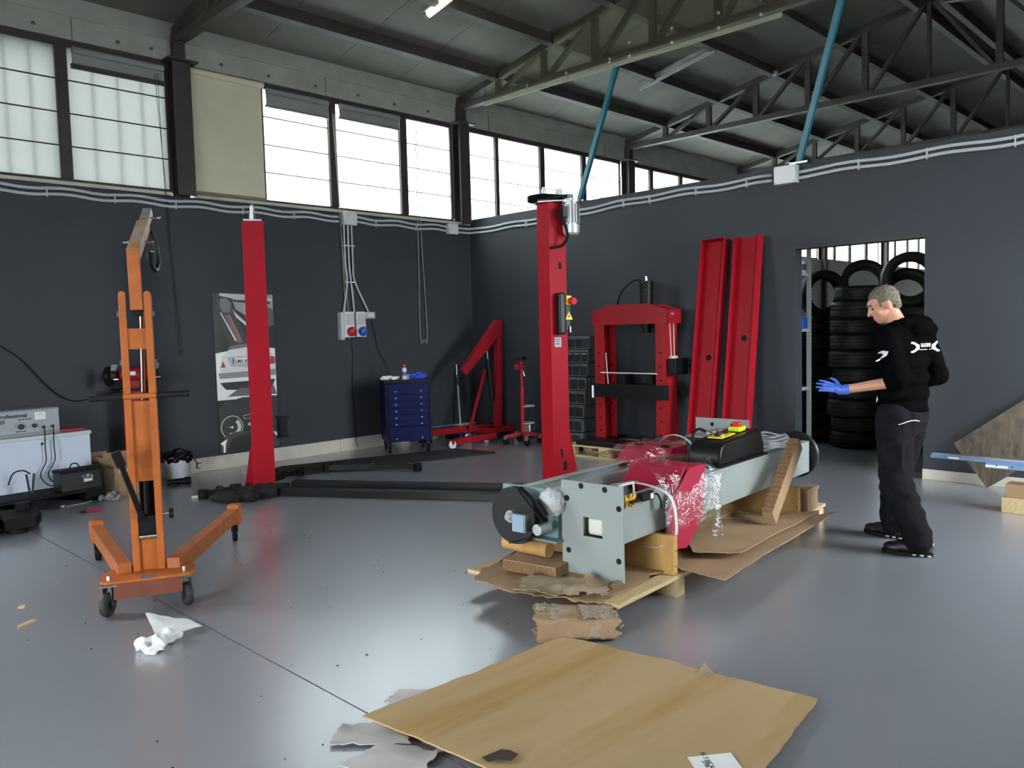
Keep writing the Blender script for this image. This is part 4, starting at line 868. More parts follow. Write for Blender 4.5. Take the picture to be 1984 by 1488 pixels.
for xf in (-.145, .125): MB().prism([(-.56, 1.44), (.56, 1.44), (.56, 1.60), (.30, 1.68), (-.30, 1.68), (-.56, 1.60)], .014, (xf, 0, 0), (0, 1, 0), (0, 0, 1)).build('head_plate', redg_m, t, .002)
for s in (-1, 1): MB().box((-.01, s*.555, 1.52), (.27, .012, .16)).build('head_end', redg_m, t, .002)
MB().box((-.0, 0, 1.655), (.26, .62, .012)).build('head_top', redg_m, t, .002)
MB().box((-.05, -.5625, 1.55), (.06, .002, .025)).build('badge', mat('badge_blue', (120, 124, 150), .4), t)
MB().cyl((0, -.17, 1.40), (0, -.17, 1.92), .075, 24).build('cylinder', black_m, t, .004); MB().cyl((0, -.17, 1.86), (0, -.17, 1.95), .083, 24).build('cylinder_cap', black_m, t, .005)
MB().cyl((0, -.17, 1.95), (0, -.17, 1.99), .018, 10).ball((0, -.17, 2.0), .02, 10).cyl((-.0, -.17, 1.965), (-.06, -.13, 1.965), .01, 8).build('oil_fitting', chrome_m, t)
MB().tube(cable([(-.05, -.13, 1.965), (-.05, .0, 1.95), (-.04, .16, 1.84), (.0, .26, 1.70), (.05, .34, 1.60)], 6), .011, 8).build('oil_hose', rubber_m, t)
MB().cyl((0, -.17, 1.34), (0, -.17, 1.42), .05, 16).build('ram_foot', black_m, t)
for xf in (-.165, .145): MB().box((xf, -.02, .64), (.03, 1.10, .17)).build('table_beam', black_m, t, .004)
for y in (.15, -.27): MB().prism([(-.06, 0), (.06, 0), (.035, .11), (-.035, .11)], .22, (-.11, y, .725), (0, 1, 0), (0, 0, 1)).build('vee_block', black_m, t, .004)
MB().cyl((-.17, .40, .86), (-.17, -.42, .86), .008, 8).build('cross_rod', mat('pale_rod', (210, 210, 206), .4), t)
MB().cyl((-.19, .52, .55), (-.19, .52, .70), .016, 8).build('pin', zinc_m, t)
for p0, p1 in (((-.06, -.53, 1.44), (-.03, -.53, 1.0)), ((.02, -.53, 1.44), (.03, -.53, 1.0)), ((-.12, .36, 1.1), (-.12, .33, .72))): MB().cyl(p0, p1, .006, 6).build('return_cord', mat('cord_pale', (206, 200, 184), .7), t)
MB().box((0, -.54, 1.03), (.12, .05, .07)).build('cord_wrap', mat('cord_pale', (206, 200, 184), .7), t, .01)
MB().box((0, -.60, .94), (.26, .10, .19)).build('pump_box', black_m, t, .006); MB().cyl((.10, -.62, .93), (.22, -.66, .95), .012, 8).build('pump_lever', black_m, t)
MB().box((-.2, .56, .6), (.05, .03, .35)).build('side_bar', black_m, t, .006)
for s in (1, -1): MB().box((-.05, s*.45, .02), (.75, .10, .04)).build('foot', black_m, t, .004)
MB().box((-.36, .05, .03), (.34, .95, .06)).build('loose_plate', black_m, t, .01)
for x, y in ((-.36, -.36), (-.22, -.44)): MB().cyl((x, y, .06), (x, y, .14), .05, 14).build('arbor_block', black_m, t, .004)
o = MB().box((0, 0, .03), (.62, .08, .06)).build('timber_offcut', wood_m, None, .003, loc=(7.80, 5.205, PZ), rot=(0, 0, math.radians(2))); tag(o, 'short pale timber offcut on the right of the press pallet', 'timber')
# ------------------------------------------------------------------ leaning red channels
def channel(label, yb, yt, L, hz, top):
    t = thing('steel_channel', label, 'steel channel', (7.86, yb, 0), group='leaning red channels')
    ln = math.atan2(8.335-7.86-.02, L); dy = (yt-yb)
    t.rotation_euler = (-math.atan2(dy, L), ln, 0)
    MB().box((-.0, 0, L/2), (.008, .30, L)).build('web', red_m, t, .002)
    for s in (1, -1): 
        MB().box((-.055, s*.148, L/2), (.11, .007, L)).build('flange', red_m, t, .002)
    MB().box((-.007, 0, L/2), (.008, .13, L-.02)).build('centre_strip', red_m, t)
    MB().cyl((-.0105, 0, hz), (-.0125, 0, hz), .036, 20).build('round_hole', hole_shade_m, t)
    if top: MB().box((-.055, .01, L-.004), (.11, .29, .008)).build('end_cap', red_m, t, .002)
    return t
channel('left one of two tall red steel channels leaning on the partition', 4.82, 4.86, 2.555, 1.20, True)
channel('right one of two tall red steel channels leaning on the partition', 4.39, 4.44, 2.56, 1.42, False)
# ------------------------------------------------------------------ crated grey lift on its pallet
GO = Vector((3.46, 2.61, 0)); GA = math.radians(3.66); GM = Matrix.Rotation(GA, 4, 'Z'); GM.translation = GO
def G(u, v, z=0.): return GM @ Vector((u, v, z))
t = thing('wooden_pallet', 'long pale shipping pallet under the grey lift posts', 'pallet', GO, GA)
for v in (-.055, .42, .92): MB().box((1.25, v, .112), (2.95, .10, .024)).build('runner_board', wood_m, t, .002)
for u in (.42, 1.35, 2.15, 2.62): MB().box((u, .43, .05), (.09, 1.08, .10)).build('bearer', wood_m, t, .003)
for v in (.17, .66): MB().box((1.25, v, .112), (2.9, .09, .022)).build('deck_board', wood_m, t, .002)
def support(label, u, v0, v1, z0, z1, th, M):
    t = thing('support_board', label, 'board', G(u, v0, z0), GA, 'wooden lift supports'); MB().box((0, (v1-v0)/2, (z1-z0)/2), (th, v1-v0, z1-z0)).build('board', M, t, .004)
    for k in (.05, .14): MB().box((-.0, -.0005, k), (.008, .003, .008)).build('nail', black_m, t)
support('upright amber board propping the near end of the grey posts', .40, -.09, .98, .124, .352, .045, woody_m)
support('upright amber board propping the far end of the grey posts', 2.13, -.13, .98, .124, .352, .045, woody_m)
def c_post(u0, u1, v0, v1, z0, z1, th=.007):
    b = MB()
    b.mm((u0, v0, z0), (u1, v1, z0+th)); b.mm((u0, v0, z0), (u1, v0+th, z1)); b.mm((u0, v1-th, z0), (u1, v1, z1))
    b.mm((u0, v0, z1-th), (u1, v0+.06, z1)); b.mm((u0, v1-.06, z1-th), (u1, v1, z1)); return b
def end_plate(w, h, hole, parent, u, v0, z0, name='base_plate'):
    """plate with a rectangular window, lying in the local y-z plane"""
    y0, y1, a, b = hole
    m_ = MB(); th = .012
    m_.mm((u-th, v0, z0), (u, v0+y0, z0+h)).mm((u-th, v0+y1, z0), (u, v0+w, z0+h)).mm((u-th, v0+y0, z0), (u, v0+y1, z0+a)).mm((u-th, v0+y0, z0+b), (u, v0+y1, z0+h))
    o = m_.build(name, grey_lift_m, parent); return o
def holes(pl, pts, u, r=.017):
    for v, z in pts: MB().cyl((u-.013, v, z), (u+.001, v, z), r, 16).build('bolt_hole', hole_shade_m, pl)
# near post
A = thing('lift_post', 'pale grey lift post with square end plate facing the camera', 'lift post', GO, GA, 'crated grey lift posts')
c_post(.012, 2.74, .03, .30, .36, .61).build('channel', grey_lift_m, A, .003)
for a, b, z in ((.02, .16, .455), (.28, .46, .49), (.95, 1.15, .50), (1.2, 1.95, .485), (2.05, 2.6, .485)): MB().mm((a, .026, z), (b, .0302, z+.006)).build('pressed_rib', mat('enamel_shadow', (150, 158, 152), .4), A)
pl = end_plate(.415, .53, (.135, .265, .225, .335), A, 0, -.005, .162)
holes(pl, [(.11, .665), (.27, .67), (.37, .59), (.365, .29), (.02, .57), (.025, .28)], 0)
MB().box((.06, .195, .44), (.10, .11, .10)).build('inner_nut', mat('pale_plastic_bag', (206, 208, 200), .3), A, .02)
MB().mm((.06, .024, .555), (.17, .0295, .63)).build('warning_label', mat('label_yellow', (226, 170, 30), .45, dirt=(60, 50, 20), dthr=(.5, .52), dscale=50, scale=60), A)
ls = MB().box((.24, .005, .60), (.11, .05, .045)).build('limit_switch', blackp_m, A, .006)
MB().box((.15, .01, .59), (.12, .014, .016)).build('switch_arm', blackp_m, ls)
MB().box((.265, -.0215, .60), (.03, .002, .03)).build('switch_label', whitep_m, ls)
MB().tube(cable([(.29, 0, .60), (.34, -.01, .595), (.36, -.02, .55), (.365, -.02, .51)], 5), .006, 6).build('switch_cable', rubber_m, ls)
MB().tube([(.05, .06, .61), (.055, .06, .68), (.15, .03, .69), (.16, .03, .61)], .007, 8).build('carry_handle', whitep_m, A)
# far end pulley of the near post
def pulley(parent, u, v, z, r, sgn):
    w_ = MB().lathe([(.03, -.018), (r*.8, -.018), (r, -.022), (r+.004, -.012), (r-.004, 0), (r+.004, .012), (r, .022), (r*.8, .018), (.03, .018)], 40, (u, v, z), (1, 0, 0), True).build('drive_wheel', mat('moulded_black_wheel', (26, 26, 27), .4), parent)
    MB().cyl((u+sgn*.014, v, z), (u+sgn*.016, v, z), r*.78, 32).build('wheel_web', mat('moulded_black_wheel', (26, 26, 27), .4), w_)
    hb = MB()
    for k, (rr, l) in enumerate(((.045, .05), (.034, .062), (.024, .075))): hb.cyl((u, v, z), (u+sgn*l, v, z), rr*.8, 20)
    hb.build('wheel_hub', alu_m, w_); return w_
pulley(A, 2.80, .165, .485, .185, -1)
# black motor cover with buttons
cv = MB()
prof = [(0, 0), (0, .06), (.03, .13), (.07, .155), (.62, .19), (.66, .18), (.71, .06), (.71, 0)]
cv.prism(prof, .24, (1.22, .285, .612), (1, 0, 0), (0, 0, 1))
co = cv.build('motor_cover', blackp_m, A, .025, seg=4)
MB().mm((1.21, .03, .605), (1.95, .30, .625)).build('cover_rim', blackp_m, co, .006)
MB().box((1.46, .15, .793), (.20, .11, .008), (0, -.063, 0)).build('control_panel', yellow_m, co, .002)
for k in range(3): MB().cyl((1.40+.06*k, .15, .79+.004*k), (1.40+.06*k, .15, .81+.004*k), .018, 12).build('button', (black_m, chrome_m, blackp_m)[k], co)
MB().box((1.70, .15, .815), (.11, .09, .035), (0, -.06, 0)).build('stop_box', mat('lime_yellow', (214, 222, 30), .4), co, .01)
MB().lathe([(0, .03), (.03, .028), (.036, .015), (.03, 0), (0, 0)], 18, (1.70, .15, .832)).build('stop_button', mat('stop_red', (200, 26, 40), .35), co)
MB().tube(cable([(1.26, .26, .68), (1.32, .29, .80), (1.36, .27, .84), (1.42, .25, .82)], 5), .010, 6).build('plug_lead', rubber_m, co)
# carriage of the near post
car_m = mat('crimson_carriage', (168, 30, 62), .35, var=.05, scale=5)
cr = MB().prism([(.86, .70), (.82, .38), (.62, .225), (.46, .25), (.40, .48), (.50, .57), (.66, .70)], .012, (0, -.03, 0), (1, 0, 0), (0, 0, 1)).build('carriage', car_m, A, .003)
MB().prism([(.86, .70), (.82, .38), (.82, .34), (.46, .34), (.40, .48), (.50, .57), (.66, .70)], .012, (0, .36, 0), (1, 0, 0), (0, 0, 1)).build('carriage_cheek', car_m, cr, .003)
MB().mm((.66, -.03, .665), (.865, .36, .70)).build('carriage_top', car_m, cr, .012)
MB().box((.58, .165, .635), (.012, .37, .20), (0, .78, 0)).build('carriage_slope', car_m, cr, .003)
MB().mm((.46, -.03, .30), (.80, .36, .312)).build('carriage_bottom', car_m, cr, .003)
MB().mm((.86, -.0, .38), (.95, .33, .66)).build('carriage_block', grey_lift_m, cr, .004)
# far post, turned end for end
B = thing('lift_post', 'pale grey lift post with black drive wheel at the near end', 'lift post', GO, GA, 'crated grey lift posts')
c_post(.02, 2.438, .50, .77, .36, .61).build('channel', grey_lift_m, B, .003)
pl = end_plate(.47, .55, (.17, .30, .21, .33), B, 2.45, .40, .235)
holes(pl, [(.54, .735), (.72, .735)], 2.45)
MB().mm((1.85, .46, .61), (2.43, .62, .635)).build('top_bar', grey_lift_m, B, .004)
tb = MB(); 
for a, b in (((1.75, .44, .62), (2.3, .59, .628)), ((1.75, .44, .722), (2.3, .59, .73)), ((1.75, .44, .62), (2.3, .448, .73)), ((1.75, .582, .62), (2.3, .59, .73))): tb.mm(a, b)
tb.build('square_tube', grey_lift_m, B, .002)
for k in range(3): MB().box((1.9+.1*k, .47, .735), (.03, .03, .02)).build('clip', zinc_m, B, .003)
pulley(B, -.13, .66, .475, .165, -1)
MB().mm((-.08, .40, .33), (.02, .78, .345)).build('motor_bracket', mat('teal_bracket', (120, 146, 146), .4), B, .003)
MB().mm((-.012, .44, .33), (.02, .86, .62)).build('top_plate', mat('teal_bracket', (120, 146, 146), .4), B, .003)
MB().box((-.22, .555, .46), (.03, .085, .10)).build('bracket_face', mat('blue_zinc', (150, 172, 190), .3, metal=.5), B, .003)
MB().box((-.18, .51, .46), (.10, .01, .10)).build('bracket_side', zinc_m, B, .002)
sp = MB().cyl((-.20, .445, .43), (-.10, .445, .43), .033, 20).build('belt_pulley', alu_m, B, .004)
c0 = Vector((-.13, .66, .475)); c1 = Vector((-.13, .445, .43)); d = (c1-c0).normalized(); pp = Vector((0, -d.z, d.y))
for s in (-1, 1): MB().beam(c0+pp*.17*s, c1+pp*.038*s, .05, .008, pp).build('drive_belt', rubber_m, B)
me = remesh(MB().cyl((-.06, .46, .56), (.05, .46, .56), .075, 16).ball((-.03, .46, .56), (.07, .085, .085), 12), .012, 2)
nr_ = [q_.normal.copy() for q_ in me.vertices]
for v in me.vertices: v.co += nr_[v.index]*wob(v.co, 60)*.014
link('wrapped_motor', me, mat('bubble_film', (200, 204, 206), .15, bump=1., bscale=90), B, smooth=60)
MB().tube(cable([(-.08, .52, .55), (-.12, .50, .57), (-.14, .46, .55), (-.13, .43, .50)], 5), .016, 8).build('motor_hose', rubber_m, B)
cr = MB().prism([(1.52, .70), (1.48, .40), (1.12, .34), (1.06, .48), (1.16, .60), (1.32, .70)], .012, (0, .455, 0), (1, 0, 0), (0, 0, 1)).build('carriage', car_m, B, .003)
MB().prism([(1.52, .70), (1.48, .40), (1.12, .34), (1.06, .48), (1.16, .60), (1.32, .70)], .012, (0, .82, 0), (1, 0, 0), (0, 0, 1)).build('carriage_cheek', car_m, cr, .003)
MB().mm((1.30, .455, .688), (1.52, .82, .70)).build('carriage_top', car_m, cr, .004)
MB().box((1.23, .637, .645), (.22, .36, .012), (0, -.55, 0)).build('carriage_slope', car_m, cr, .003)
for s in (.50, .72): MB().box((1.31, s, .708), (.03, .06, .02)).build('carriage_pad', rubber_m, cr, .004)
# stretch film around the carriages
def wrap(name, label, u0, u1, vc, vr, zc, zr, seed, taper=.0):
    def fn(a, b):
        u = u0+(u1-u0)*a; th = 2*math.pi*b
        s = 1+.05*math.sin(a*9+seed)+taper*math.sin(math.pi*a); q = 2.6
        cx, sx = math.cos(th), math.sin(th)
        k = (abs(cx)**q+abs(sx)**q)**(-1/q)
        p = Vector((u, vc+vr*s*k*cx, zc+zr*s*k*sx)); n_ = wob(p, 9, (seed, 0, 0))*.018+wob(p, 30, (0, seed, 0))*.012
        return p+Vector((wob(p, 12, (5, 0, seed))*.02, n_*cx, n_*sx))
    o = MB().grid(fn, 46, 64).build(name, wrap_m, None, smooth=80); o.matrix_world = GM.copy(); tag(o, label, 'film'); return o
wrap('stretch_film', 'crinkled clear stretch film around the near carriage', .34, 1.05, .165, .225, .475, .245, 1)
wrap('stretch_film', 'crinkled clear stretch film around the far carriage', .75, 1.75, .635, .21, .53, .20, 4)
def hang(a, b):
    u = .86+.22*a; z = .63-.40*b; p = Vector((u-.10*b*a, -.075-.03*math.sin(b*3+a*4), z)); return p+Vector((wob(p, 10)*.03, wob(p, 16, (3, 0, 0))*.03, 0))
o = MB().grid(hang, 18, 26).build('stretch_film', wrap_m, None, smooth=80); o.matrix_world = GM.copy(); tag(o, 'loose tail of clear film hanging beside the crimson carriage', 'film')
for k, (lb, pts) in enumerate((('white plastic strap tying the near carriage', [(.33, .30, .62), (.34, .16, .645), (.36, .02, .63), (.40, -.065, .57), (.44, -.075, .42), (.43, -.065, .33), (.38, .0, .28), (.36, .10, .27)]), ('white plastic strap over the far carriage', [(1.60, .80, .60), (1.58, .64, .745), (1.60, .50, .73), (1.62, .42, .62), (1.62, .40, .45)]))):
    P = cable(pts, 6); o = MB().grid(lambda a, b: P[min(int(a*(len(P)-1)+.001), len(P)-1)]+Vector((.028*(b-.5), 0, 0)), len(P)-1, 1, .003).build('strap', mat('strap_white', (214, 214, 210), .4), None); o.matrix_world = GM.copy(); tag(o, lb, 'strap', 'packing straps')
# cable coil
t = thing('cable_coil', 'coil of pale grey cable on the end of the near grey post', 'cable coil', G(2.20, .10, .615), GA)
for k in range(6):
    rr = .13-.008*k; pts = [((rr+.006*math.sin(3*a+k))*math.cos(a)*1.25, (rr+.005*math.cos(2*a+k))*math.sin(a), .018+.016*k+.012*math.sin(a*2+k)) for a in [2*math.pi*i/28 for i in range(29)]]
    MB().tube(pts, .0085, 6).build('cable_turn', mat('pale_cable', (206, 206, 214), .45), t)
# honeycomb card strip leaning on the post
t = thing('card_strip', 'long ridged cardboard edge strip leaning against the near grey post', 'cardboard', (0, 0, 0))
a = G(1.50, -.17, .25); b = G(2.14, -.10, .67); d = (b-a).normalized(); sd = Vector((0, 1, 0)).cross(d).normalized()
MB().beam(a, b, .10, .075, (0, 1, 0)).build('strip_body', card_m, t, .004)
n_ = 16
for k in range(n_):
    c_ = a+(b-a)*((k+.5)/n_); MB().box(c_+sd*(.053 if sd.z > 0 else -.053), (.03, .074, .012), Matrix((d, Vector((0, 1, 0)), -sd)).transposed()).build('strip_ridge', corr_m, t)
# card under the near end
def sheet(name, label, corners, z, th, M, nx=14, ny=10, bend=.012, rag=.012, seed=0, cat='cardboard', group=None, local=True, edge=None):
    """four corners (u, v), ragged border and slight bending"""
    P = [Vector((x[0], x[1], x[2] if len(x) > 2 else 0)) for x in corners]
    def fn(a, b):
        p = (P[0]*(1-a)+P[1]*a)*(1-b)+(P[3]*(1-a)+P[2]*a)*b
        e = 1 if min(a, b, 1-a, 1-b) < .001 else 0
        p = p+Vector((wob((a*7+seed, b*7, 1), 1.3), wob((a*7, b*7+seed, 5), 1.3), 0))*rag*e
        return p+Vector((0, 0, z+bend*wob((a*2.1+seed, b*2.1, 0), 1)+.004*wob((a*9, b*9, seed), 1)))
    o = MB().grid(fn, nx, ny, th).build(name, M, None, smooth=50)
    if local: o.matrix_world = GM.copy()
    tag(o, label, cat, group); return o
sheet('card_sheet', 'torn brown card sheet on the pallet under the grey end plate', [(-.42, .42), (-.30, -.02), (.40, -.01), (.36, .62)], .140, .006, card_m, 30, 22, .012, .04, 2)
sheet('card_sheet', 'torn brown card sheet spreading left of the near pallet end', [(-.36, .80), (-.42, .46), (.30, .55), (.34, 1.02)], .136, .006, card_m, 26, 20, .008, .035, 6)
sheet('card_sheet', 'crumpled grey-brown torn card flap at the near pallet end', [(-.47, .44), (-.30, .10), (-.08, .12), (-.16, .46)], .168, .005, greycard_m, 26, 20, .06, .06, 9)
sheet('card_sheet', 'small crumpled torn card scrap below the grey end plate', [(-.34, .18), (-.24, -.03), (-.02, .02), (-.10, .2)], .172, .005, greycard_m, 22, 18, .05, .05, 12)
t = thing('card_block', 'thick honeycomb cardboard block left of the grey end plate', 'cardboard', G(-.02, .55, .150), GA+math.radians(6))
MB().box((0, 0, .035), (.30, .36, .066)).build('core', card_m, t, .003)
for k in range(38): MB().box((-.1515, -.17+.0092*k, .034), (.005, .0035, .058)).build('flute', corr_m, t)
t = thing('card_block', 'amber rolled card end sticking out behind the grey end plate', 'cardboard', G(-.03, .66, .226), GA); MB().cyl((0, -.17, .045), (0, .17, .045), .045, 18).build('roll', woody_m, t, .004)
# big sheets beside the posts
sheet('card_sheet', 'upper large brown card sheet jutting out beside the grey posts', [(1.18, .38), (.66, -.06), (.80, -.30), (2.12, -.27)], .200, .007, card_m, 24, 14, .012, .004, 20)
sheet('card_sheet', 'lower large brown card sheet jutting out beside the grey posts', [(.50, .30), (.46, -.05), (.41, -.385), (2.38, -.30)], .150, .007, card_m, 24, 14, .012, .004, 24)
for lb, u, v, z, rz in (('small brown card block at the far right pallet corner', 2.50, -.03, .124, .1), ('flat brown card piece under the small block at the pallet corner', 2.58, -.04, .124, -.3)):
    pass
t = thing('card_block', 'small brown card block at the far right pallet corner', 'cardboard', G(2.42, -.02, .126), GA); MB().box((0, 0, .075), (.20, .2, .15)).build('block', card_m, t, .004); MB().box((-.02, -.06, .165), (.24, .1, .03)).build('flap', card_m, t, .003)
# torn folded carton on the floor
t = thing('torn_carton', 'torn folded cardboard carton lying on the floor before the pallet', 'cardboard', (3.05, 2.62, 0), math.radians(-43))
def tube_fn(a, b):
    th = 2*math.pi*b; q = 9.0
    end = 1 if a < .001 or a > .999 else 0
    x = -.20+.40*a+(.030*wob((b*14, a*3, 3), 1)+.012*wob((b*40, 0, 8), 1))*end
    k = (abs(math.cos(th))**q+abs(math.sin(th))**q)**(-1/q); p = Vector((x, .115*k*math.cos(th)-.012*a, .060+.056*k*math.sin(th)*(1-.10*a))); return p+Vector((0, wob(p, 11)*.010, wob(p, 9, (1, 2, 3))*.012))
me = MB().grid(tube_fn, 18, 56, .005).mesh('carton_shell')
link('carton_shell', me, card_m, t, smooth=35)
tgm = mat('torn_paper_layer', (158, 146, 126), .9, var=.12, scale=14)
for k, (x0, x1, y0, y1, s_) in enumerate(((-.12, .17, -.118, .02, 3), (.03, .20, -.12, .09, 7), (-.19, -.06, .0, .10, 11))):
    MB().grid(lambda a, b: (x0+(x1-x0)*a+.03*wob((b*9, s_, 0), 1), y0+(y1-y0)*b+.025*wob((a*9, s_, 4), 1), .121-.010*a+.004*k+.008*wob((a*7, b*7, s_), 1)), 22, 16, .002).build('torn_layer', tgm, t)
MB().grid(lambda a, b: (-.05+.22*a+.02*wob((b*9, 2, 0), 1), -.1285-.004*wob((a*6, b*6, 1), 1), .02+.075*b*(.5+.5*a)+.02*wob((a*8, 1, 3), 1)), 18, 10, .002).build('torn_layer', tgm, t)
MB().grid(lambda a, b: (.19+.045*a, -.10+.2*b, .065+.05*math.sin(3*b)*(1-a)+.03*wob((a*4, b*8, 2), 1)), 8, 16, .004).build('torn_end', tgm, t)
# big sheet in the foreground
def fs(a, b):
    P = [Vector((1.745, 2.605, 0)), Vector((2.93, 2.60, 0)), Vector((3.10, 1.375, 0)), Vector((1.90, 1.20, 0))]
    p = (P[0]*(1-a)+P[1]*a)*(1-b)+(P[3]*(1-a)+P[2]*a)*b
    e = min(a, 1-a, b, 1-b)
    if e < .001: p += Vector((wob((a*11, b*11, 1), 1.), wob((a*11, b*11, 5), 1.), 0))*.012
    z = .022+.010*wob((a*2, b*2, 3), 1)+.022*(1-a)**2-.006*math.exp(-((b-.24-.02*a)/.02)**2)-.006*math.exp(-((b-.47-.02*a)/.02)**2)
    if a > .97: p.x += .035*max(0, math.sin(b*14+.5))*(1 if .30 < b < .52 else 0)
    return p+Vector((0, 0, max(z, .009)))
t = thing('card_sheet', 'large flat tan cardboard sheet with white label in the foreground', 'cardboard')
MB().grid(fs, 60, 50, .007).build('sheet', card2_m, t, smooth=50)
for k, (a0, a1, b0, w_) in enumerate(((.02, .98, .24, .004), (.05, .62, .13, .002), (.10, .98, .47, .005), (.2, .7, .60, .002))):
    MB().grid(lambda a, b: Vector(fs(a0+(a1-a0)*a, b0+.02*a+w_*(b-.5)*1.6))+Vector((0, 0, .0012)), 36, 1).build('fold_crease', mat('crease_brown', (146, 112, 66), .85), t)
tear = [(-.0, 0), (.07, .05), (.10, .045), (.13, .015), (.10, -.03), (.05, -.015), (.02, -.03)]
MB().prism(tear, .001, (1.84, 2.02, .058), (.5, -.5, 0), (.5, .6, 0)).build('tear_shade_patch', mat('tear_shade', (60, 48, 36), .9), t)  # dark patch laid on the sheet as the shade inside a tear
MB().grid(lambda a, b: (2.985+.05*a, 1.80+.06*b, .03+.035*a*b+.01*wob((a*4, b*4, 1), 1)), 6, 6, .005).build('torn_tab', greycard_m, t)
lp = Vector((2.27, 1.36, .0)); 
lb = MB().grid(lambda a, b: Vector((2.355, 1.42, .0))+Vector((.62, .78, 0)).normalized()*(-.11+.22*b)*.62+Vector((-.80, .60, 0))*(-.10+.16*a)+Vector((0, 0, .038)), 4, 4, .001).build('paper_label', paper_m, t)
for k, ln in enumerate(('N. 3 MCA', 'SN61671', 'AT L', 'MOD')):
    text('label_text', ln, .028, mat('label_ink', (40, 40, 60), .7), t, (2.405-.045*k, 1.475-.035*k+.02, .0392), axes((-.62, -.78, 0), (.78, -.62, 0)), sx=.9)
# grey torn card below it
for k, (lb_, cs) in enumerate((('grey torn card scrap under the left corner of the tan sheet', [(1.57, 2.58), (1.69, 2.67), (1.86, 2.54), (1.78, 2.36)]), ('grey torn card scrap poking out behind the tan sheet', [(1.93, 2.72), (2.04, 2.75), (2.14, 2.64), (1.96, 2.58)]), ('pale grey card scrap cut by the lower picture edge', [(1.52, 2.42), (1.70, 2.45), (1.84, 2.22), (1.62, 2.14)]))):
    sheet('card_scrap', lb_, cs, .010, .004, mat('pale_grey_card', (186, 182, 178), .85, var=.06, scale=8), 12, 10, .008, .02, 30+k, local=False)
# tissue and wood chips
o = crumple('crumpled white tissue on the floor before the orange hoist', 'paper_tissue', 'paper', (1.54, 4.08, 0), (.12, .09, .06), paper_m, .55, 21, .008, 16)
o = MB().grid(lambda a, b: (1.56+.22*a, 4.17+.13*b-.05*a, .03+.09*b*(1-a)+.012*wob((a*4, b*4, 9), 1)), 10, 8, .002).build('paper_tissue', paper_m, None, smooth=60); tag(o, 'folded white napkin corner standing behind the crumpled tissue', 'paper')
for lb_, p, rz, sz in (('splinter of pale wood on the floor at the left edge', (1.165, 4.97), .5, (.12, .028, .012)), ('small triangular pale wood chip on the floor at left', (1.24, 5.33), 1.1, (.06, .04, .006))):
    o = MB().prism([(-sz[0]/2, -sz[1]/2), (sz[0]/2, -sz[1]*.3), (sz[0]/2, sz[1]/2), (-sz[0]*.3, sz[1]/2)], sz[2], (0, 0, 0)).build('wood_chip', wood_m, None, .001, loc=(*p, 0), rot=(0, 0, rz)); tag(o, lb_, 'wood chip')
rr = random.Random(4)
gm = MB()
for k in range(60):
    x, y = rr.uniform(1, 3.4), rr.uniform(2.2, 6.2); s = rr.uniform(.002, .006); gm.prism([(-s, -s*.6), (s, -s*.4), (s*.7, s), (-s*.5, s*.7)], .003, (x, y, 0))
o = gm.build('floor_crumbs', mat('dark_crumbs', (60, 58, 58), .9), None); o['kind'] = 'stuff'; tag(o, 'tiny dark crumbs scattered over the grey floor', 'crumbs')
# ------------------------------------------------------------------ the mechanic
from mathutils.bvhtree import BVHTree
MR = Matrix.Rotation(math.radians(-15), 3, 'Z')           # torso turned a little to his right
def limb(mb, pts, rs, n=16):
    for i in range(len(pts)-1): mb.cyl(pts[i], pts[i+1], rs[i], n, rs[i+1])
    for p, r in zip(pts, rs): mb.ball(p, r*.999, n)
    return mb
hc = Vector((5.745, 2.085, 1.665)); hf = Vector((-.60, .80, 0)).normalized()
hr = Vector((hf.y, -hf.x, 0)); pit = math.radians(-24)
hF = hf*math.cos(pit)+Vector((0, 0, math.sin(pit))); hU = hr.cross(hF); HM = Matrix((hr, hF, hU)).transposed()
def Hd(x, y, z): return hc+HM @ Vector((x, y, z))
SL, EL, WL = Vector((5.575, 2.01, 1.435)), Vector((5.59, 1.945, 1.145)), Vector((5.485, 2.265, 1.085))
SR, ER, WR = Vector((5.965, 1.91, 1.43)), Vector((6.065, 1.83, 1.165)), Vector((5.95, 2.06, 1.06))
HL, KL, AL = Vector((5.67, 1.98, .90)), Vector((5.625, 1.955, .48)), Vector((5.565, 1.79, .10))
HR_, KR, AR = Vector((5.86, 1.94, .90)), Vector((5.89, 2.05, .48)), Vector((5.935, 2.075, .10))
TC = lambda z: Vector((5.765, 1.955+.03*max(0, z-1.2), z))
P = thing('person', 'mechanic in black hoodie and charcoal work trousers reaching out a blue-gloved hand', 'person', (5.75, 1.95, 0))
def pchild(name, me, M, parent=None, smooth=180): 
    for v in me.vertices: v.co -= Vector((5.75, 1.95, 0))
    return link(name, me, M, parent or P, smooth=smooth)
PO = Vector((5.75, 1.95, 0))
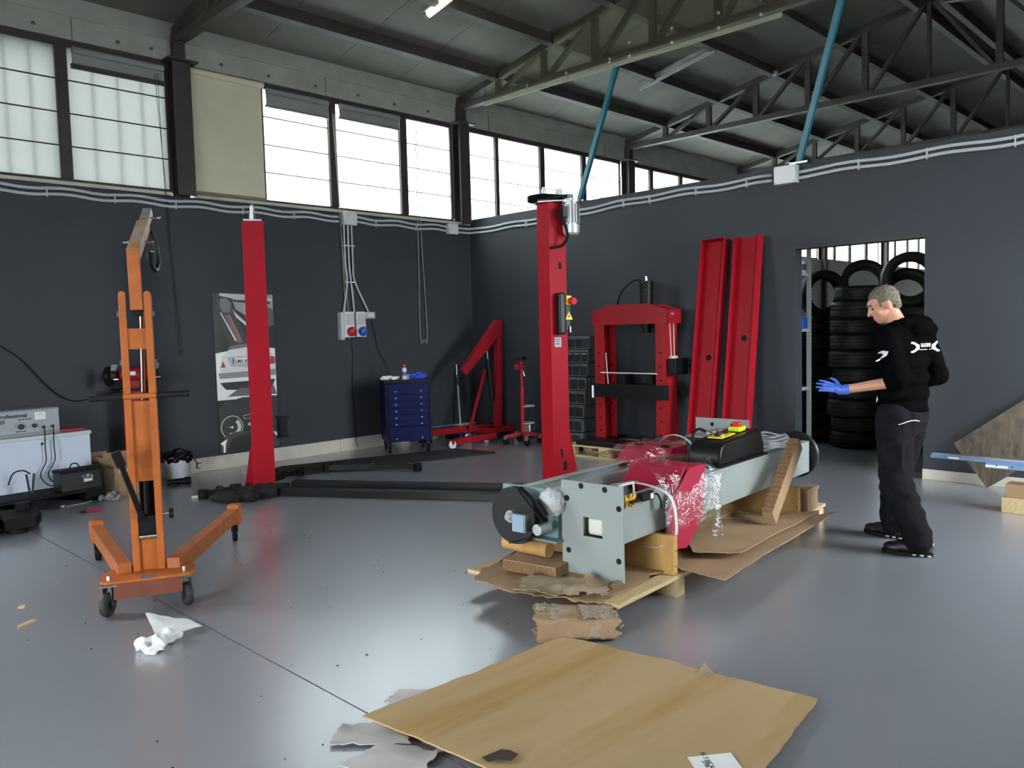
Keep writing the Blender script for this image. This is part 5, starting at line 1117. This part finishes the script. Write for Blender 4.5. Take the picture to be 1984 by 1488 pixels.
# continuous body (head, neck, trunk, arms, legs)
b = MB()
b.ball(Hd(0, -.012, .028), (.076, .096, .088), 22, HM)
b.ball(Hd(0, .030, -.035), (.060, .068, .080), 20, HM)
b.ball(Hd(0, .050, -.090), (.042, .040, .034), 16, HM)
b.ball(Hd(0, .078, .030), (.052, .020, .030), 14, HM)                 # brow
limb(b, [Hd(0, .092, .012), Hd(0, .116, -.032)], [.010, .014], 12)     # nose
b.ball(Hd(0, .086, -.068), (.024, .014, .008), 10, HM); b.ball(Hd(0, .083, -.080), (.022, .014, .008), 10, HM)   # lips
for s in (-1, 1):
    b.ball(Hd(s*.042, .062, -.030), (.022, .022, .024), 12, HM)        # cheek
    b.ball(Hd(s*.030, .080, .008), (.016, .010, .011), 10, HM)         # eyelid
    e = MB(); b.ball(Hd(s*.076, -.008, -.012), (.010, .022, .034), 14, HM); b.ball(Hd(s*.079, -.003, -.034), (.008, .012, .014), 10, HM)
limb(b, [Hd(0, -.02, -.05), Vector((5.775, 1.975, 1.47))], [.056, .064])
for z, rx, ry in ((.95, .15, .11), (1.10, .14, .10), (1.25, .155, .105), (1.36, .165, .105), (1.43, .14, .085)): b.ball(TC(z), (rx, ry, .11), 18, MR)
limb(b, [SL, EL, WL], [.052, .041, .029]); limb(b, [SR, ER, WR], [.052, .040, .028])
limb(b, [HL, KL, AL], [.078, .052, .036]); limb(b, [HR_, KR, AR], [.078, .052, .036])
# right hand, half hidden, holding a slip of paper
def hand(b, wr, d, up, s, rad=.0095, curl=.35, ln=1.):
    d = d.normalized(); sd = d.cross(up).normalized()*s; up = sd.cross(d)*s
    limb(b, [wr, wr+d*.04], [.026, .028], 12)
    b.ball(wr+d*.058, (.040, .034, .017), 14, Matrix((d, sd, up)).transposed() if Matrix((d, sd, up)).transposed().determinant() > 0 else Matrix((d, sd, -up)).transposed())
    for k, (o_, L_) in enumerate(((-.027, .070), (-.009, .082), (.009, .078), (.026, .060))):
        p0 = wr+d*.085+sd*o_; p1 = p0+(d+sd*o_*7-up*curl*.5).normalized()*L_*.45*ln; p2 = p1+(d+sd*o_*5-up*curl*1.6).normalized()*L_*.32*ln; p3 = p2+(d+sd*o_*4-up*curl*2.6).normalized()*L_*.25*ln
        limb(b, [p0-d*.02, p0, p1, p2, p3], [rad*1.1, rad*1.1, rad, rad*.92, rad*.8], 10)
    q0 = wr+d*.03-sd*.026; q1 = q0+(d*.6-sd*.8-up*.2).normalized()*.042; q2 = q1+(d*.95-sd*.3-up*.2).normalized()*.034
    limb(b, [q0, q1, q2], [.0135, .0115, .0095], 10)
hand(b, WR, Vector((-.5, .6, -.12)), Vector((.3, .2, 1)), 1, curl=.7)
pchild('body', remesh(b, .0065, 4, .5), skin_m)
# eyes, brows, mouth line, stubble kept tiny
body = P.children[0]
for s in (-1, 1):
    e = MB().ball(Hd(s*.030, .0825, .004), .0105, 12).mesh('eye'); pchild('eye', e, mat('eye_dark', (60, 50, 44), .2), body)
    e = MB().tube([Hd(s*.014, .097, .026), Hd(s*.030, .098, .031), Hd(s*.048, .084, .026)], .005, 6).mesh('eyebrow'); pchild('eyebrow', e, hair_m, body)
e = MB().tube([Hd(-.022, .090, -.0745), Hd(0, .099, -.0745), Hd(.022, .090, -.0745)], .0022, 6).mesh('mouth'); pchild('mouth', e, mat('lip', (150, 92, 84), .5), body)
# hair
h_ = MB().ball(Hd(0, -.018, .034), (.084, .102, .092), 26, HM).ball(Hd(0, -.06, -.02), (.066, .05, .06), 18, HM)
me = remesh(h_, .0065, 2)
inv = HM.inverted()
bm = bmesh.new(); bm.from_mesh(me)
kill = []
for v in bm.verts:
    q = inv @ (v.co-hc)
    if (q.y > .048-.0*q.z and q.z < .060+.12*(q.y-.048)) or (q.z < -.005 and q.y > .012) or q.z < -.068 or (q.y > -.022 and q.y < .03 and q.z < .018): kill.append(v)
bmesh.ops.delete(bm, geom=kill, context='VERTS'); bm.to_mesh(me); bm.free()
nr_ = [q_.normal.copy() for q_ in me.vertices]
for v in me.vertices:
    n_ = wob(v.co, 70)*.006+wob(v.co, 160)*.004; v.co += nr_[v.index]*n_
pchild('hair', me, hair_m)
# hoodie
b = MB()
for z, rx, ry in ((.965, .186, .142), (1.06, .198, .148), (1.16, .198, .146), (1.27, .206, .146), (1.37, .210, .142), (1.44, .172, .116)): b.ball(TC(z), (rx, ry, .10), 22, MR)
b.cyl(TC(.965), TC(.93), .15, 20)
limb(b, [SL, (SL+EL)/2+Vector((-.012, -.01, 0)), EL+Vector((.0, -.004, .012))], [.088, .080, .072])
b.ball(EL+(WL-EL)*.06, .066, 14)
limb(b, [SR, (SR+ER)/2, ER, WR*.8+ER*.2], [.086, .080, .070, .050])
for k in range(12):                                                      # folded hood around the neck
    a = 2*math.pi*k/12; q = Vector((5.775, 1.975, 1.510))+Vector((.100*math.cos(a), .092*math.sin(a), .035*-math.sin(a))); b.ball(q, (.045, .045, .046), 12)
b.ball((5.795, 1.880, 1.525), (.13, .085, .060), 18, MR); b.ball((5.80, 1.85, 1.485), (.135, .075, .06), 18, MR); b.ball((5.805, 1.845, 1.445), (.125, .052, .055), 16, MR); b.ball((5.90, 1.915, 1.445), (.10, .085, .065), 14, MR); b.ball((5.66, 1.975, 1.45), (.09, .08, .06), 14, MR)
me = remesh(b, .011, 4)
nr_ = [q_.normal.copy() for q_ in me.vertices]
for v in me.vertices:
    z = v.co.z; f = 1.0 if z < 1.1 else .6
    v.co += nr_[v.index]*(wob((v.co.x*5, v.co.y*5, z*16), 1)*.010*f+wob(v.co, 22)*.004)
    if z < .935: v.co.z = .935
hoodie = pchild('hoodie', me, blackcloth_m)
bvh = BVHTree.FromObject(hoodie, bpy.context.evaluated_depsgraph_get())
def decal(name, me, M, c, ax, ay, nrm, parent):
    """press flat print onto the cloth"""
    bm = bmesh.new(); bm.from_mesh(me); bmesh.ops.triangulate(bm, faces=bm.faces); bmesh.ops.subdivide_edges(bm, edges=[e for e in bm.edges if e.calc_length() > .02], cuts=2); 
    c = Vector(c)-PO; ax = Vector(ax).normalized(); ay = Vector(ay).normalized(); nrm = Vector(nrm).normalized()
    for v in bm.verts:
        p = c+ax*v.co.x+ay*v.co.y; hit = bvh.ray_cast(p+nrm*.4, -nrm, .8); v.co = (hit[0] if hit[0] else p)+nrm*.0025
    out = bpy.data.meshes.new(name); bm.to_mesh(out); bm.free(); return link(name, out, M, parent, smooth=None)
print_m = mat('white_print', (226, 226, 232), .6)
def font_mesh(body, size, bold=0.):
    cu = bpy.data.curves.new('f', 'FONT'); cu.body = body; cu.size = size; cu.align_x = 'CENTER'; cu.resolution_u = 3; cu.offset = bold
    o = bpy.data.objects.new('f', cu); COL.objects.link(o); me = bpy.data.meshes.new_from_object(o.evaluated_get(bpy.context.evaluated_depsgraph_get())); bpy.data.objects.remove(o); bpy.data.curves.remove(cu); me.materials.clear()
    wx = max(abs(v.co.x) for v in me.vertices)
    for v in me.vertices: v.co.x *= .100/wx
    return me
bn = Vector((-.26, -.97, .06)); bx = Vector((.966, -.259, .0)); LC = Vector((5.81, 1.82, 1.37))
lx = bx; ly = Vector((0, 0, 1))
for v_, sz, dx, dy in (('GAUDI SERVICE', .034, .0, -.004),):
    decal('back_lettering', font_mesh(v_, sz, .0009), print_m, LC, lx, ly, bn, hoodie)
def wrench_head(sx):
    pts = [(.0, .012), (.018, .020), (.034, .030), (.052, .030), (.058, .022), (.036, .015), (.022, .0), (.036, -.015), (.058, -.022), (.052, -.030), (.034, -.030), (.018, -.020), (0, -.012)]
    m_ = bpy.data.meshes.new('w'); m_.from_pydata([(p[0]*sx*1.15, p[1]*1.2, 0) for p in pts], [], [tuple(range(len(pts)))]); return m_
decal('wrench_print', wrench_head(-1), print_m, LC-lx*.112, lx, ly, bn, hoodie)
decal('wrench_print', wrench_head(1), print_m, LC+lx*.112, lx, ly, bn, hoodie)
m_ = bpy.data.meshes.new('u'); m_.from_pydata([(-.11, -.016, 0), (.11, -.016, 0), (.11, -.020, 0), (-.11, -.020, 0)], [], [(0, 1, 2, 3)]); decal('underline_print', m_, print_m, LC, lx, ly, bn, hoodie)
sn = Vector((-.85, -.5, .1))
decal('sleeve_print', wrench_head(-1.0), print_m, (5.50, 1.97, 1.335), Vector((.5, -.85, .35)), Vector((.1, -.3, .9)), sn, hoodie)
# trousers
b = MB()
b.ball((5.765, 1.955, .90), (.182, .142, .11), 20, MR); b.ball((5.765, 1.945, .97), (.165, .122, .08), 20, MR)
limb(b, [HL, (HL+KL)/2, KL, (KL+AL)/2, AL+Vector((0, 0, .0))], [.122, .118, .104, .100, .092])
limb(b, [HR_, (HR_+KR)/2, KR, (KR+AR)/2, AR+Vector((0, 0, .0))], [.122, .118, .104, .098, .090])
b.box(HL*.35+KL*.65+Vector((-.085, -.01, .03)), (.05, .14, .17), (0, 0, .2)); b.box(HR_*.35+KR*.65+Vector((.08, -.01, .03)), (.05, .14, .17), (0, 0, -.2))
b.box((5.70, 1.845, .86), (.12, .04, .15), (.0, 0, -.3))
me = remesh(b, .011, 3)
nr_ = [q_.normal.copy() for q_ in me.vertices]
for v in me.vertices:
    z = v.co.z; f = 1.3 if z < .45 else .8
    v.co += nr_[v.index]*(wob((v.co.x*6, v.co.y*6, z*18), 1)*.012*f+wob(v.co, 25)*.004)
    v.co.z = max(v.co.z, .035)
tr = pchild('trousers', me, trouser_m)
bvh = BVHTree.FromObject(tr, bpy.context.evaluated_depsgraph_get())
n_ = 10; arc = bpy.data.meshes.new('a'); pts = []
for k in range(n_+1): a = k/n_; pts.append((-.07+.14*a, .022*math.sin(math.pi*a*.8)-.0025, 0))
for k in range(n_, -1, -1): a = k/n_; pts.append((-.07+.14*a, .022*math.sin(math.pi*a*.8)+.0025, 0))
arc.from_pydata(pts, [], [tuple(range(len(pts)))])
decal('reflective_piping', arc, print_m, (5.615, 1.84, .865), bx, (0, 0, 1), bn, tr)
m_ = bpy.data.meshes.new('u'); m_.from_pydata([(-.012, -.002, 0), (.012, -.002, 0), (.012, .003, 0), (-.012, .003, 0)], [], [(0, 1, 2, 3)]); decal('reflective_tab', m_, print_m, (5.84, 1.90, .41), bx, (0, 0, 1), bn, tr)
# glove on the reaching hand
b = MB(); dL = (WL-EL).normalized(); hand(b, WL-dL*.01, Vector((-.30, .62, .16)), Vector((-.75, -.55, .35)), -1, .0090, .22, 1.1)
limb(b, [WL-dL*.035, WL+dL*.01], [.036, .032], 14)
pchild('glove', remesh(b, .0038, 2), glove_m)
# shoes
for nm, A_, fd in (('shoe', AL, Vector((-.22, .97, 0))), ('shoe', AR, Vector((.12, .99, 0)))):
    fd.normalize(); sd = Vector((fd.y, -fd.x, 0)); R_ = Matrix((sd, fd, Vector((0, 0, 1)))).transposed(); g = Vector((A_.x, A_.y, 0))
    b = MB(); b.ball(g+fd*-.02+V(0, 0, .065), (.046, .07, .06), 16, R_); b.ball(g+fd*.07+V(0, 0, .055), (.048, .10, .045), 16, R_); b.ball(g+fd*.145+V(0, 0, .045), (.047, .07, .036), 16, R_); b.cyl(g+V(0, 0, .06), g+V(0, 0, .13), .052, 16)
    me = remesh(b, .008, 3)
    for v in me.vertices: v.co.z = max(v.co.z, .022)
    so = pchild(nm, me, mat('black_shoe', (20, 20, 21), .5), P)
    b = MB(); out = []
    for k in range(28):
        a = 2*math.pi*k/28; x = .052*math.cos(a); y = .155*math.sin(a)+.065; x *= (.88 if y < .03 else 1.0); out.append((x, y))
    b.prism(out, .026, (0, 0, 0), (1, 0, 0), (0, 1, 0))
    for i, v in enumerate(b.v): b.v[i] = tuple(g+R_ @ Vector(v))
    pchild('sole', b.mesh('sole'), rubber_m, so, 40)
    for k in range(3):
        c_ = g+fd*(-.07+.045*k)-sd*(.0505)+V(0, 0, .016); me = MB().box(c_, (.006, .022, .008), R_).mesh('sole_mark'); pchild('sole_mark', me, whitep_m, so)
    me = MB().box(g+fd*-.088+V(0, 0, .085), (.02, .006, .018), R_).mesh('heel_tab'); pchild('heel_tab', me, whitep_m, so)
t = thing('paper_slip', 'small white paper slip held at the mechanic waist', 'paper', (5.865, 2.165, 1.02)); MB().box((0, 0, 0), (.06, .004, .085), (.2, .35, .5)).build('slip', paper_m, t)
# ------------------------------------------------------------------ tyres in the store room
def tyre_mesh(r=.31, w=.20, n=44):
    h = w/2; ri = r*.64
    pr = [(ri, -h*.62), (ri+.012, -h*.80), (ri+.05, -h*.98), (r-.055, -h*1.0), (r-.02, -h*.90), (r-.004, -h*.74)]
    for z in (-.46, -.02, .42): pr += [(r, h*(z-.18)), (r, h*(z)), (r-.010, h*(z+.03)), (r-.010, h*(z+.09)), (r, h*(z+.12))]
    pr += [(r-.004, h*.74), (r-.02, h*.90), (r-.055, h), (ri+.05, h*.98), (ri+.012, h*.80), (ri, h*.62), (ri+.02, h*.55), (r-.03, h*.5), (r-.03, -h*.5), (ri+.02, -h*.55)]
    me = MB().lathe(pr, n, closed=True).mesh('tyre'); me.materials.append(tyre_m); return me
TM = [tyre_mesh(), tyre_mesh(.325, .215), tyre_mesh(.295, .185)]
ORD = ['lowest', 'second', 'third', 'fourth', 'fifth', 'sixth', 'seventh', 'eighth', 'ninth', 'tenth', 'eleventh']
rt = random.Random(3)
def tyre(label, loc, rot=(0, 0, 0), k=0):
    o = link('tyre_carcass', TM[k], None, None, smooth=30, loc=loc, rot=rot); tag(o, label, 'tyre', 'used tyres in the store room'); return o
def stack(where, x, y, n, k0=0, kf=None):
    z = 0
    for i in range(n):
        k = (k0+i*2) % 3 if kf is None else kf; w_ = (.20, .215, .185)[k]
        tyre('%s tyre%s in the %s stack seen through the doorway' % (ORD[i], '' if i == 0 else ' from the floor', where), (x+rt.uniform(-.02, .02), y+rt.uniform(-.02, .02), z+w_/2), (0, 0, rt.uniform(0, 3)), k); z += w_
    return z
zA = stack('middle', 10.10, 3.98, 9, 0)
zB = stack('left', 10.35, 4.70, 8, 1)
zC = stack('right', 10.45, 3.30, 8, 2, 1)
zD = stack('rear', 11.0, 4.30, 9, 0)
tyre('tyre standing upright on the left tyre stack', (10.30, 4.50, zB+.30), (math.radians(90), 0, math.radians(-38)), 0)
tyre('tyre standing upright on the right tyre stack, highest of all', (10.30, 3.43, zC+.325), (math.radians(90), 0, math.radians(-62)), 1)
tyre('tyre leaning upright on the rear tyre stack', (10.98, 4.24, zD+.26), (math.radians(74), 0, math.radians(-60)), 0)
tyre('narrow tyre topping the middle tyre stack', (10.14, 3.96, zA+.10), (math.radians(3), 0, math.radians(-50)), 2)
tyre('tyre leaning behind the highest tyre', (10.80, 3.62, zC+.20), (math.radians(66), 0, math.radians(-62)), 2)
# shelf unit inside the doorway
t = thing('shelf_rack', 'galvanised shelf rack with perforated post just inside the doorway', 'shelf rack', (8.57, 4.07, 0))
gal_m = mat('galvanised_post', (196, 198, 200), .45, metal=.1)
def post(x, y):
    p_ = MB().mm((x-.02, y-.0015, 0), (x+.02, y+.0015, 2.42)).mm((x-.02, y, 0), (x-.017, y+.04, 2.42)).build('post', gal_m, t)
    for k in range(60): MB().box((x, y-.002, .04+.04*k), (.008, .002, .018)).build('post_slot', hole_shade_m, p_)
    return p_
post(.42, 0)
for x, y in ((0, .02), (0, .95), (.42, .95)): MB().mm((x-.02, y-.02, 0), (x+.02, y+.02, 2.42)).build('post', zinc_m, t)
for z in (.08, .78, 1.45, 2.08): MB().mm((-.01, .01, z), (.42, .95, z+.035)).build('shelf', gal_m, t, .003)
t = thing('plastic_bin', 'bright blue plastic bin on the middle shelf inside the doorway', 'bin', (8.87, 4.145, 1.486)); MB().box((0, 0, .065), (.14, .13, .13)).build('bin', mat('bright_blue', (30, 92, 186), .45), t, .012); MB().box((-.072, 0, .04), (.006, .05, .04)).build('grip', mat('deep_blue', (20, 56, 130), .5), t)
t = thing('glass_jar', 'pale jar with dark label on the top shelf inside the doorway', 'jar', (8.88, 4.13, 2.116)); MB().lathe([(0, 0), (.05, 0), (.055, .01), (.055, .12), (.03, .15), (.03, .17), (0, .17)], 18).build('jar_body', mat('pale_jar', (190, 196, 196), .2), t); MB().lathe([(.0555, .03), (.0555, .10)], 18).build('jar_label', mat('jar_label_ink', (60, 62, 64), .5), t)
t = thing('heater_box', 'dark heap of rags hanging at the door head corner', 'rags', (8.75, 4.10, 2.42))
me = remesh(MB().ball((0, 0, .05), (.12, .1, .06), 12).ball((-.04, -.03, .03), (.06, .05, .05), 10), .012, 1)
nr_ = [q_.normal.copy() for q_ in me.vertices]
for v in me.vertices: v.co += nr_[v.index]*wob(v.co, 40)*.03
link('rag', me, rubber_m, t, smooth=50)
t.name = 'rag_heap'
# far wall post
o = MB().mm((0, 0, 0), (.12, .12, 3.15)).build('steel_post', truss_m, None, .004, loc=(20.72, Y1-.14, 0)); tag(o, 'dark post against the white store wall behind the tyres', 'post')
# ------------------------------------------------------------------ right edge: leaning board, rail on blocks
board_m = mat('rough_brown_board', (92, 80, 66), .9, var=.3, scale=7, bump=.4, bscale=22, dirt=(58, 52, 46), dthr=(.45, .65), stretch=(1, 2.5, 1))
d1_ = Vector((0, .29, .375)).normalized(); d2_ = Vector((0, -.79, .61)).normalized(); p0 = Vector((8.20, 2.05, .005)); nl = Vector((.14, 0, 0))
b = MB(); c4 = [p0, p0+d1_*.48+nl*.33, p0+d1_*.48+d2_*1.25+nl, p0+d2_*1.25+nl*.75]
nrm = (c4[1]-c4[0]).cross(c4[3]-c4[0]).normalized()*.022
if nrm.x > 0: nrm = -nrm
b.grid(lambda a, q: (c4[0]*(1-a)+c4[1]*a)*(1-q)+(c4[3]*(1-a)+c4[2]*a)*q+Vector((.006*wob((a*3, q*5, 0), 1), .006*wob((a*9, q*9, 2), 1), .004*wob((a*9, q*9, 7), 1))) , 10, 24, .022)
o = b.build('leaning_board', board_m); tag(o, 'rough brown board leaning on its corner against the partition', 'board')
t = thing('alignment_rail', 'long pale blue steel rail resting on blocks at the right edge', 'rail', (7.30, 2.25, 0))
blue_m = mat('pale_blue_steel', (112, 138, 176), .35, metal=.2)
MB().mm((-.03, -1.9, .385), (.03, 0, .415)).build('rail', blue_m, t, .004)
MB().mm((-.035, -1.9, .413), (-.02, -.12, .424)).build('rail_lip', zinc_m, t, .002); MB().mm((.02, -1.9, .413), (.035, 0, .424)).build('rail_lip', zinc_m, t, .002)
MB().mm((-.045, -1.9, .345), (.03, -.42, .387)).build('lower_rail', blue_m, t, .003)
MB().mm((-.047, -.58, .352), (-.044, -.42, .372)).build('white_scale', whitep_m, t); MB().mm((-.034, -.22, .392), (-.031, -.14, .408)).build('white_scale', whitep_m, t)
for k in range(4): MB().cyl((-.045, -.50-.11*k, .37), (-.048, -.50-.11*k, .37), .006, 8).build('rail_hole', hole_shade_m, t)
MB().beam((-.02, -.74, .35), (-.02, -.82, .245), .02, .05).build('rail_leg', mat('violet_leg', (132, 130, 190), .4), t, .003)
o = MB().box((0, 0, .06), (.20, .30, .12)).build('timber_block', wood_m, None, .004, loc=(7.34, 1.56, 0)); tag(o, 'pale timber block on the floor under the rail box', 'timber')
t = thing('cardboard_box', 'small closed cardboard box propping the blue rail', 'box', (7.34, 1.56, .1205)); MB().box((0, 0, .055), (.16, .26, .11)).build('carton', card_m, t, .004); MB().box((-.0, 0, .111), (.161, .04, .002)).build('tape', mat('brown_tape', (150, 112, 76), .3), t)
